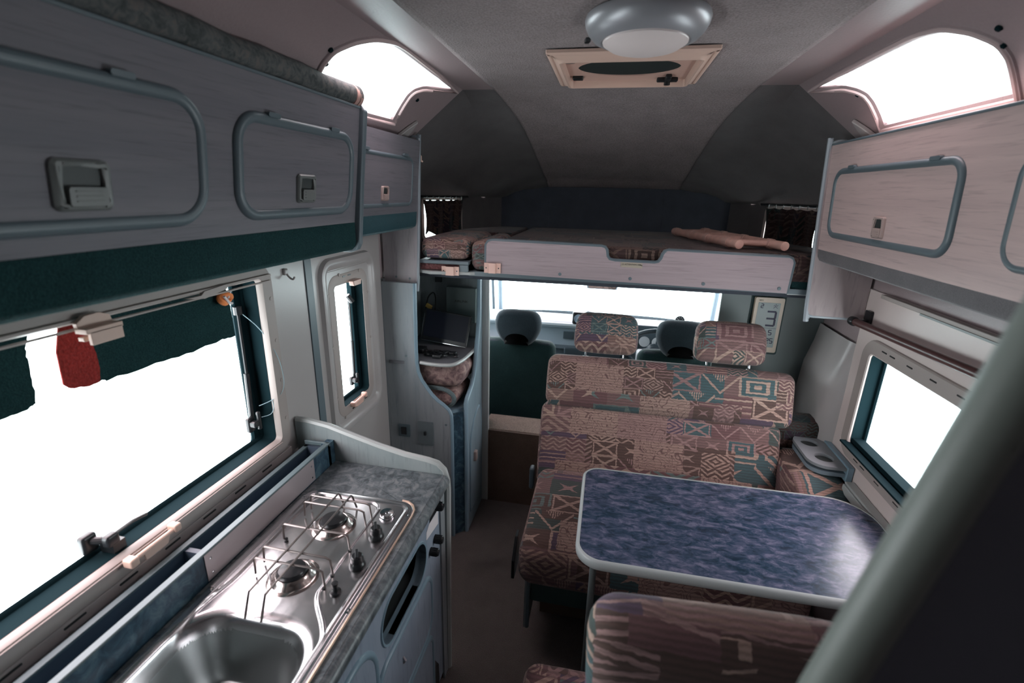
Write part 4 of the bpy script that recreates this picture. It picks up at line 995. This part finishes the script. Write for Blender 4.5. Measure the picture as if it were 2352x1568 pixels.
b = MB().plate([(1.40, .36), (1.50, .36), (1.50, .50), (1.46, .50), (1.40, .44)], PX(-.252, 1), .012); b.build('side_bracket', BLACK, bn, bevel=.003)
MB().cush((-.262, 1.95, .44), (.012, .022, .055), .01).build('recliner_cover', CABD, bn)
def bench_headrest(x, w_, mat, label):
    c = BK(.705, .045); t_ = thing('headrest', label, 'headrest', (x, c.y, c.z-.1), 'headrests on the bench backrest')
    def wp(p): p = p.copy(); p.x *= 1-.06*max(0, p.z/.09); return p
    MB().cush((x, c.y, c.z), (w_/2, .050, .088), .040, (.0, .010, .006), RL, warp=wp).build('cushion', mat, t_)
    for dx in (-w_*.30, w_*.30):
        p = MB()
        a = BK(.60, .045)+Vector((x+dx, 0, 0)); b_ = BK(.66, .045)+Vector((x+dx, 0, 0)); p.tube([a, b_], .0045).lathe([(0, 0), (.013, 0), (.012, .004), (0, .005)], BK(.592, .045)+Vector((x+dx, 0, 0)), (0, .309, .951), 14); p.build('post', SILVERP, t_)
bench_headrest(.026, .285, ethnic('headrest_upholstery', (.07, .62), .95, .12, .095), 'ethnic fabric headrest on the left half of the bench backrest')
bench_headrest(.560, .295, ethnic('headrest_upholstery_rosy', (.61, .17), 1.08, .14, .11), 'ethnic fabric headrest on the right half of the bench backrest')
# side bolster with cup holder
ar = thing('armrest_bolster', 'rosy patterned side bolster between the bench and the right wall', 'armrest', (.9, 1.85, .4))
def wb(p): p = p.copy(); p.z += -.10*max(0, (-p.y)/.2)**1.5 if p.z > 0 else 0; return p
MB().cush((.885, 1.86, .530), (.105, .22, .155), .055, (.0, .01, .01), warp=wb).build('bolster', ethnic('bolster_upholstery', (.3, .5), 1.15, .24, .18), ar)
MB().cush((.870, 2.12, .74), (.110, .06, .075), .04).build('rear_bolster', ETHD, ar)
ch = thing('cup_holder', 'blue-grey tray with two round cup holes on the right wall above the bolster', 'cup holder', (.93, 1.95, .70))
cl = rr(.842, 1.822, .978, 2.080, [0.01, .01, .06, .065], 8)
h1, h2 = circ(.900, 2.015, .034, 24), circ(.912, 1.895, .034, 24)
MB().plate(cl, PZ(.728), .012, [h1, h2]).build('upper_tray', plain('blue_grey_tray', (.22, .245, .26), .4), ch, bevel=.003)
MB().plate(offset(cl, -.003), PZ(.700), .016, [offset(h1, -.004), offset(h2, -.004)]).build('lower_tray', plain('steel_blue_tray', (.19, .25, .29), .38), ch, bevel=.003)
MB().box(.965, .988, 1.815, 2.09, .685, .748).build('wall_bracket', EDGE_B, ch, bevel=.003)
b = MB()
for cx, cy in ((.900, 2.015), (.912, 1.895)): b.lathe([(.0335, 0), (.0335, -.045), (0, -.046)], (cx, cy, .728), (0, 0, 1), 24)
b.build('cup_well', DARKP, ch)
structure(MB().box(.950, .989, 1.0, 1.80, .655, .690).box(.955, .989, 1.0, 1.80, .69, .70).build('trim_11', EDGE_L, bevel=.004))
# ================================================================== TABLE
T = thing('table', 'rectangular blue-violet laminate table with rounded corners and pale edging', 'table', (.45, 1.42, 0))
tl = rr(-.018, 1.168, .960, 1.672, [.085, .13, .06, .075], 10)
MB().plate(offset(tl, -.006), PZ(.672), .028).build('top', TABLE, T, bevel=.001)
M_ = PZ(.668, 1)
MB().ring_loft([loop3(offset(tl, -.008), M_, .0), loop3(offset(tl, -.001), M_, .0), loop3(offset(tl, .004), M_, .005), loop3(offset(tl, .0055), M_, .017), loop3(offset(tl, .004), M_, .028), loop3(offset(tl, -.001), M_, .0335), loop3(offset(tl, -.006), M_, .0335), loop3(offset(tl, -.0065), M_, .03)], caps=False).build('edging', plain('pale_green_grey_edging', (.42, .47, .47), .35), T, angle=60)
lg = MB().tube([(.036, 1.25, .672), (.036, 1.25, .02)], .011, 12).cush((.036, 1.25, .010), (.03, .03, .010), .006); lg.build('leg', plain('grey_table_leg', (.14, .17, .17), .4), T)
MB().box(.02, .90, 1.24, 1.28, .655, .672).build('under_rail', EDGE, T)
MB().box(.955, .988, 1.2, 1.64, .625, .668).build('wall_support', EDGE_L, T)
# ================================================================== REAR DINETTE SEAT (nearest the camera)
ns = thing('dinette_seat', 'near dinette seat with rounded striped backrest, its top edge at the bottom of the view', 'seat', (.33, .75, 0))
def wn(p): p = p.copy(); p.z += -.05*max(0, p.x/.3)**2*(1 if p.z > 0 else 0); return p
MB().cush((.325, .655, .84), (.300, .062, .255), .055, (.0, .012, .012), Matrix.Rotation(-.04, 3, 'Y') @ Matrix.Rotation(.10, 3, 'X'), warp=wn).build('backrest', ethnic('striped_upholstery', (.9, .05), 1.1, .5, .085), ns)
MB().cush((.25, .82, .385), (.385, .215, .075), .045, (0, .01, .015)).build('seat_cushion', ETH, ns)
MB().box(-.10, .62, .62, 1.00, .03, .31).build('base_box', LAMV, ns)
# ================================================================== RIGHT WALL FITTINGS
hr = thing('grab_rail', 'dark maroon round rail above the right window', 'rail', (.94, 1.5, 1.28))
MB().tube([(.940, 1.975, 1.281), (.940, 1.4, 1.306), (.940, .9, 1.325)], .0135, 14).build('rail', MAROON, hr)
MB().lathe([(0, 0), (.017, 0), (.018, .02), (.015, .03), (0, .03)], (.940, 1.995, 1.280), (0, -1, .03), 16).plate(rr(1.955, 1.262, 1.995, 1.325, .006), PX(.988, -1), .010).obox((.965, 1.975, 1.281), (.045, .016, .016)).build('end_bracket', BLACK, hr)
vr = thing('curtain_rail', 'thin pale curtain rail below the right overhead cabinet', 'rail', (.975, 1.4, 1.385))
MB().box(.968, .988, .9, 1.90, 1.388, 1.402).build('rail', FRAME, vr, bevel=.002); MB().box(.964, .970, 1.20, 1.66, 1.384, 1.390).build('slider', LATCH, vr)
# calendar clock
ck = thing('calendar_clock', 'tall gold-framed digital calendar clock showing 3 on the partition right of the headrests', 'clock', (.745, 2.35, 1.02))
MB().plate(rr(.688, 1.025, .812, 1.285, .008), PY(2.358, -1), .022).build('frame', CLOCKF, ck, bevel=.003)
MB().plate(rr(.676, 1.010, .824, 1.305, .010), PY(2.36, -1), .004).build('clock_shadow', plain('dark_green_shadow', (.02, .05, .05), .6), ck)  # dark sheet standing in for the shadow around the clock
MB().plate(rr(.702, 1.050, .797, 1.262, .003), PY(2.336, -1), .001).build('display', LCD, ck)
def seg(par, txt, x, z, h, mat=NAVYI, w_=.55, t_=.12):
    S_ = {'3': 'abgcd', '2': 'abged', '1': 'bc', '5': 'afgcd', '8': 'abcdefg'}[txt]; b = MB(); hw = h*w_/2; k = h*t_/2
    R_ = {'a': (-hw, hw, h/2, 'h'), 'g': (-hw, hw, 0, 'h'), 'd': (-hw, hw, -h/2, 'h'), 'b': (hw, 0, h/2, 'v'), 'c': (hw, -h/2, 0, 'v'), 'f': (-hw, 0, h/2, 'v'), 'e': (-hw, -h/2, 0, 'v')}
    for c_ in S_:
        r_ = R_[c_]
        if r_[3] == 'h': b.box(x+r_[0], x+r_[1], 2.3335, 2.335, z+r_[2]-k, z+r_[2]+k)
        else: b.box(x+r_[0]-k, x+r_[0]+k, 2.3335, 2.335, z+r_[1]+k*.3, z+r_[2]-k*.3)
    b.build('digit', mat, par)
seg(ck, '3', .765, 1.188, .066); seg(ck, '2', .720, 1.246, .018, t_=.16)
text_obj('weekday', '\u706b', .022, (.777, 2.3345, 1.246), (pi/2, 0, 0), NAVYI, ck, .0003)
MB().box(.704, .795, 2.334, 2.335, 1.142, 1.1432).build('display_line', NAVYI, ck)
for ch_, x in (('2', .722), ('1', .744), ('5', .772)): seg(ck, ch_, x, 1.122, .022, t_=.16)
seg(ck, '2', .765, 1.082, .022, t_=.16); seg(ck, '5', .783, 1.082, .022, t_=.16)
text_obj('maker_lettering', 'SEIKO', .007, (.712, 2.3355, 1.272), (pi/2, 0, 0), INK, ck, .0003)
# ================================================================== FOREGROUND PARTITION
pt = thing('partition_panel', 'dark blurred partition panel with a rounded grey edge, closest at the right', 'partition', (.6, .31, 0))
pe = [(.112, 0), (.112, .85), (.130, 1.03), (.178, 1.36), (.238, 1.67), (.264, 1.80), (.30, 2.03)]
MB().plate([(p[0]+.012, p[1]) for p in pe]+[(.62, 2.06), (.985, 1.78), (.985, 0)], PY(.295), .028).build('panel', NAVY, pt)
MB().tube([Vector((p[0]+.010, .309, p[1])) for p in pe], .017, 14).build('rounded_edge', PEDGE, pt)
# ================================================================== CEILING LIGHT AND HATCH
lm = thing('ceiling_lamp', 'round silver ceiling lamp with a frosted oval cover', 'ceiling light', (.046, 1.262, 2.02))
MB().lathe([(.126, .058), (.135, .056), (.1375, .049), (.135, .038), (.129, .026), (.116, .013), (.1, .006), (.096, .008)], (.046, 1.270, 2.043), (0, 0, 1), 56).build('body', SILVER, lm)
MB().lathe([(.0965, .012), (.094, .004), (.078, -.006), (.055, -.012), (.028, -.016), (0, -.017)], (.046, 1.270, 2.043), (0, 0, 1), 48).build('cover', LENS, lm)
MB().obox((-.086, 1.312, 2.068), (.012, .018, .010), Matrix.Rotation(.3, 3, 'Z')).build('switch', BLACK, lm, bevel=.002)
ht = thing('roof_hatch', 'beige framed roof hatch with dark oval fly screen behind the ceiling lamp', 'hatch', (.02, 1.7, 2.06))
fo = rr(-.212, 1.495, .252, 1.915, .004); fi = rr(-.172, 1.535, .212, 1.875, .012)
Z_ = PZ(2.0975, -1)
MB().ring_loft([loop3(fo, Z_, 0), loop3(fo, Z_, .008), loop3(offset(fo, -.006), Z_, .013), loop3(offset(fo, -.012), Z_, .013), loop3(offset(fo, -.014), Z_, .010), loop3(offset(fi, .012), Z_, .020), loop3(offset(fi, .006), Z_, .026), loop3(fi, Z_, .026), loop3(offset(fi, -.004), Z_, .001)], caps=False).build('frame', CREAM, ht, angle=40)
el = [(.02+.155*math.cos(2*pi*i/40), 1.70+.105*math.sin(2*pi*i/40)) for i in range(40)]
MB().plate(fi, PZ(2.0965, -1), .004, [el]).build('shutter', plain('beige_shutter', (.62, .40, .33), .45), ht)
MB().plate(offset(el, .004), PZ(2.0970, -1), .001).build('fly_screen', plain('dark_mesh', (.012, .02, .02), .7), ht)
b = MB().cush((-.150, 1.575, 2.088), (.016, .012, .007), .005).cush((-.142, 1.80, 2.088), (.018, .012, .007), .005); build_each(b, 'clip', BLACK, ht)
MB().cush((.150, 1.84, 2.086), (.034, .010, .007), .005).cush((.150, 1.81, 2.086), (.010, .026, .007), .005).lathe([(0, 0), (.010, 0), (.010, -.014), (0, -.015)], (.150, 1.838, 2.084), (0, 0, 1), 14).build('turn_handle', BLACK, ht)
# ================================================================== DRIVER'S CAB
def cab_seat(x, label):
    t_ = thing('cab_seat', label, 'seat', (x, 2.8, .14), 'front seats in the cab')
    def wp(p): p = p.copy(); p.x *= 1+.04*(p.z/.3); return p
    b = MB().cush((x, 2.77, .545), (.225, .055, .30), .050, (.0, .015, .012), Matrix.Rotation(-.10, 3, 'X'), warp=wp); b.build('backrest', CABB, t_)
    MB().cush((x, 2.80, .815), (.212, .048, .030), .028, (0, .004, .006)).build('backrest_top', CABF, t_)
    MB().cush((x, 2.945, .42), (.23, .18, .075), .05).build('seat_cushion', CABF, t_)
    hr_ = []
    for i in range(25):
        a = math.radians(-64+ (308)*i/24); hr_.append((x+.095*math.sin(a-pi+math.radians(90)*0), 0, 0))
    pts = []; rad = []
    P = [(-.070, -.075), (-.098, -.045), (-.108, .0), (-.100, .040), (-.065, .062), (0, .066), (.065, .062), (.100, .040), (.108, 0), (.098, -.045), (.070, -.075)]
    Rr = [.026, .040, .045, .048, .050, .052, .050, .048, .045, .040, .026]
    cc_ = catmull([Vector((x+a, 2.755, .955+q)) for a, q in P], 4, False)
    rr_ = [Rr[min(len(Rr)-1, i//4)]+(Rr[min(len(Rr)-1, i//4+1)]-Rr[min(len(Rr)-1, i//4)])*(i % 4)/4 for i in range(len(cc_))]
    HL = catmull([Vector((x+a, .925+q, 0)) for a, q in [(-.050, -.098), (-.095, -.075), (-.130, -.020), (-.142, .040), (-.125, .095), (-.08, .118), (0, .122), (.08, .118), (.125, .095), (.142, .040), (.130, -.020), (.095, -.075), (.050, -.098), (.046, -.060), (.022, -.045), (-.022, -.045), (-.046, -.060)]], 4)
    HL = [(p[0], p[1]) for p in HL]; b = MB(); M_ = PY(2.755); b.ring_loft([loop3(offset(HL, -.034*(1-math.cos(f))*1.0), M_, .052*math.sin(f)) for f in [math.radians(q) for q in (-78, -60, -40, -20, 0, 20, 40, 60, 78)]])
    b.build('headrest', CABF, t_, angle=80)
    for dx in (-.035, .035): MB().tube([(x+dx, 2.765, .82), (x+dx, 2.765, .93)], .006).build('post', BLACK, t_)
cab_seat(-.492, 'grey front passenger seat with horseshoe headrest seen through the cab opening')
cab_seat(.455, 'dark driver seat with its headrest between the two bench headrests')
ds = thing('dashboard', 'grey-blue dashboard below the windscreen in the cab', 'dashboard', (0, 3.3, .45))
prof = [(3.70, .80), (3.45, .868), (3.25, .893), (3.17, .885), (3.145, .868), (3.15, .845), (3.185, .835), (3.19, .79), (3.175, .745), (3.16, .72), (3.17, .69), (3.24, .66), (3.26, .45), (3.70, .45)]
MB().ring_loft([[Vector((x, y, z)) for y, z in prof] for x in (-.86, -.5, 0, .5, .86)]).build('body', CABP, ds, angle=30)
MB().box(-.85, .85, 3.142, 3.16, .858, .878).build('light_strip', plain('pale_dash_strip', (.55, .63, .68), .3), ds, bevel=.006)
MB().box(-.24, .15, 3.155, 3.19, .55, .70).build('centre_console', CABD, ds, bevel=.01)
b = MB()
for x in (-.215, -.07, .12): b.box(x-.035, x+.035, 3.163, 3.185, .762, .812)
build_each(b, 'air_vent', CABD, ds, bevel=.003)
b = MB().plate([(.20, .74), (.20, .90), (.23, .925), (.52, .925), (.56, .90), (.56, .74)], PY(3.05), .16); b.build('instrument_hood', CABD, ds, bevel=.015)
b = MB()
for x in (.28, .36, .46): b.lathe([(.034, 0), (.034, -.003), (.031, -.003), (.031, -.001)], (x, 3.05, .82), (0, 1, 0), 24)
for k in range(9):
    a = math.radians(200-27*k*.9); b.box(.40+.05*math.cos(a)-.002, .40+.05*math.cos(a)+.002, 3.045, 3.049, .80+.045*math.sin(a)-.002, .80+.045*math.sin(a)+.002)
build_each(b, 'gauge_ring', WPAINT, ds)
pod = thing('auxiliary_gauge', 'square black gauge pod on the middle of the dashboard', 'gauge', (-.165, 3.12, .885))
MB().cush((-.150, 3.14, .925), (.042, .03, .042), .012).build('housing', BLACK, pod); MB().lathe([(.03, 0), (.03, -.004), (.026, -.004), (.026, -.001), (0, -.001)], (-.150, 3.109, .925), (0, 1, 0), 24).lathe([(.012, -.003), (.010, -.005), (0, -.005)], (-.150, 3.109, .925), (0, 1, 0), 14).build('dial', plain('blue_grey_dial', (.35, .45, .55), .3), pod)
rg = thing('round_gauge', 'small round black gauge standing on the dashboard behind the steering wheel', 'gauge', (.495, 3.12, .90))
MB().lathe([(0, .02), (.028, .02), (.030, 0), (.030, -.012), (.026, -.012), (.026, -.008), (0, -.008)], (.492, 3.13, .958), (0, 1, 0), 28).tube([(.492, 3.14, .93), (.492, 3.14, .90)], .006).build('housing', BLACK, rg)
b = MB()
for k in range(8):
    a = math.radians(-40+k*37); b.obox((.492+.019*math.cos(a), 3.1215, .958+.019*math.sin(a)), (.0015, .001, .007), Matrix.Rotation(pi/2-a, 3, 'Y'))
b.obox((.490, 3.121, .955), (.002, .001, .024), Matrix.Rotation(-.7, 3, 'Y')); b.build('dial_face_marks', PAPER, rg)
sw = thing('steering_wheel', 'dark steering wheel with a pale column shroud right of the first headrest', 'steering wheel', (.34, 2.98, .72))
Rw = Matrix.Rotation(-.95, 3, 'X'); cw = Vector((.345, 2.96, .80))
MB().tube([cw+Rw @ Vector((.185*math.cos(a), .185*math.sin(a), 0)) for a in [2*pi*i/40 for i in range(40)]], .014, 12, closed=True).build('rim', CABD, sw)
b = MB().lathe([(0, -.03), (.055, -.02), (.060, .0), (.05, .012), (0, .016)], cw, Rw @ Vector((0, 0, 1)), 24)
for a in (.2, pi-.2, -pi/2): b.tube([cw, cw+Rw @ Vector((.183*math.cos(a), .183*math.sin(a), 0))], .013, 8, ry=.008)
b.build('hub', CABD, sw)
MB().cush((.300, 2.87, .765), (.075, .06, .045), .018).build('column_shroud', WPAINT, sw)
mr = thing('rear_view_mirror', 'rear-view mirror hanging at the top of the windscreen', 'mirror', (-.01, 3.3, 1.10))
MB().cush((-.015, 3.31, 1.128), (.105, .014, .034), .012).build('housing', CABP, mr)
MB().plate(rr(-.108, 1.100, .080, 1.156, .01), PY(3.2955, -1), .0015).build('mirror_glass', plain('mirror', (.85, .87, .88), .03, 1), mr)
MB().tube([(-.015, 3.32, 1.15), (-.015, 3.35, 1.30)], .008).build('stem', BLACK, mr)
# cab body: sills, pillars, header, windscreen
def seg3(pts, r, nm, mat, ry=None): return structure(MB().tube(pts, r, 10, ry=ry).build(nm, mat))
b = MB()
for sd in (-1, 1):
    b.add([(sd*.93, 2.53, .14), (sd*.93, 3.55, .14), (sd*.90, 3.55, .83), (sd*.93, 2.53, .83)], [(0, 1, 2, 3)])
    b.box(min(sd*.90, sd*.97), max(sd*.90, sd*.97), 2.53, 3.5, .80, .84)
b.box(-.95, .95, 3.68, 3.72, .14, .80)
structure(b.build('trim_12', CABP))
for n_, sd in ((13, -1), (14, 1)):
    P = [(sd*.80, 3.66, .79), (sd*.775, 3.50, 1.06), (sd*.74, 3.33, 1.34)]
    seg3(P, .020, 'trim_%d' % n_, CABP)
    seg3([(p[0]+sd*.045, p[1]-.05, p[2]) for p in P], .013, 'trim_%d' % (n_+2), CABD)
    seg3([(sd*.93, 2.60, .82), (sd*.89, 2.58, 1.34)], .03, 'trim_%d' % (n_+4), WPAINT)
structure(MB().tube([(-.8, 3.68, .80), (-.4, 3.74, .805), (0, 3.76, .807), (.4, 3.74, .805), (.8, 3.68, .80)], .016, 10).build('trim_19', RUBBER))
ws = bpy.data.objects.new('window_8', None); COL.objects.link(ws); ws.location = (0, 3.6, .80); structure(ws)
MB().add([(-.80, 3.67, .80), (.80, 3.67, .80), (.74, 3.34, 1.34), (-.74, 3.34, 1.34), (-.80, 3.674, .80), (.80, 3.674, .80), (.74, 3.344, 1.34), (-.74, 3.344, 1.34)], [(0, 1, 2, 3), (7, 6, 5, 4), (0, 4, 5, 1), (1, 5, 6, 2), (2, 6, 7, 3), (3, 7, 4, 0)]).build('pane', GLASS, ws)
for n_, sd in ((9, -1), (10, 1)):
    g_ = bpy.data.objects.new('window_%d' % n_, None); COL.objects.link(g_); g_.location = (sd*.92, 3.0, .84); structure(g_)
    MB().add([(sd*x, y, z) for dx in (0, .004) for x, y, z in ((.93+dx, 2.62, .84), (.93+dx, 3.50, .84), (.89+dx, 3.32, 1.33), (.89+dx, 2.62, 1.33))], [(0, 1, 2, 3), (7, 6, 5, 4), (0, 4, 5, 1), (1, 5, 6, 2), (2, 6, 7, 3), (3, 7, 4, 0)]).build('pane', GLASS, g_)
wp_ = thing('windscreen_wiper', 'thin dark wiper resting along the bottom of the windscreen', 'wiper', (-.4, 3.7, .82))
MB().tube(catmull([(-.70, 3.70, .825), (-.45, 3.71, .838), (-.25, 3.70, .85), (-.05, 3.71, .83)], 5, False), .004, 6).build('blade', BLACK, wp_)
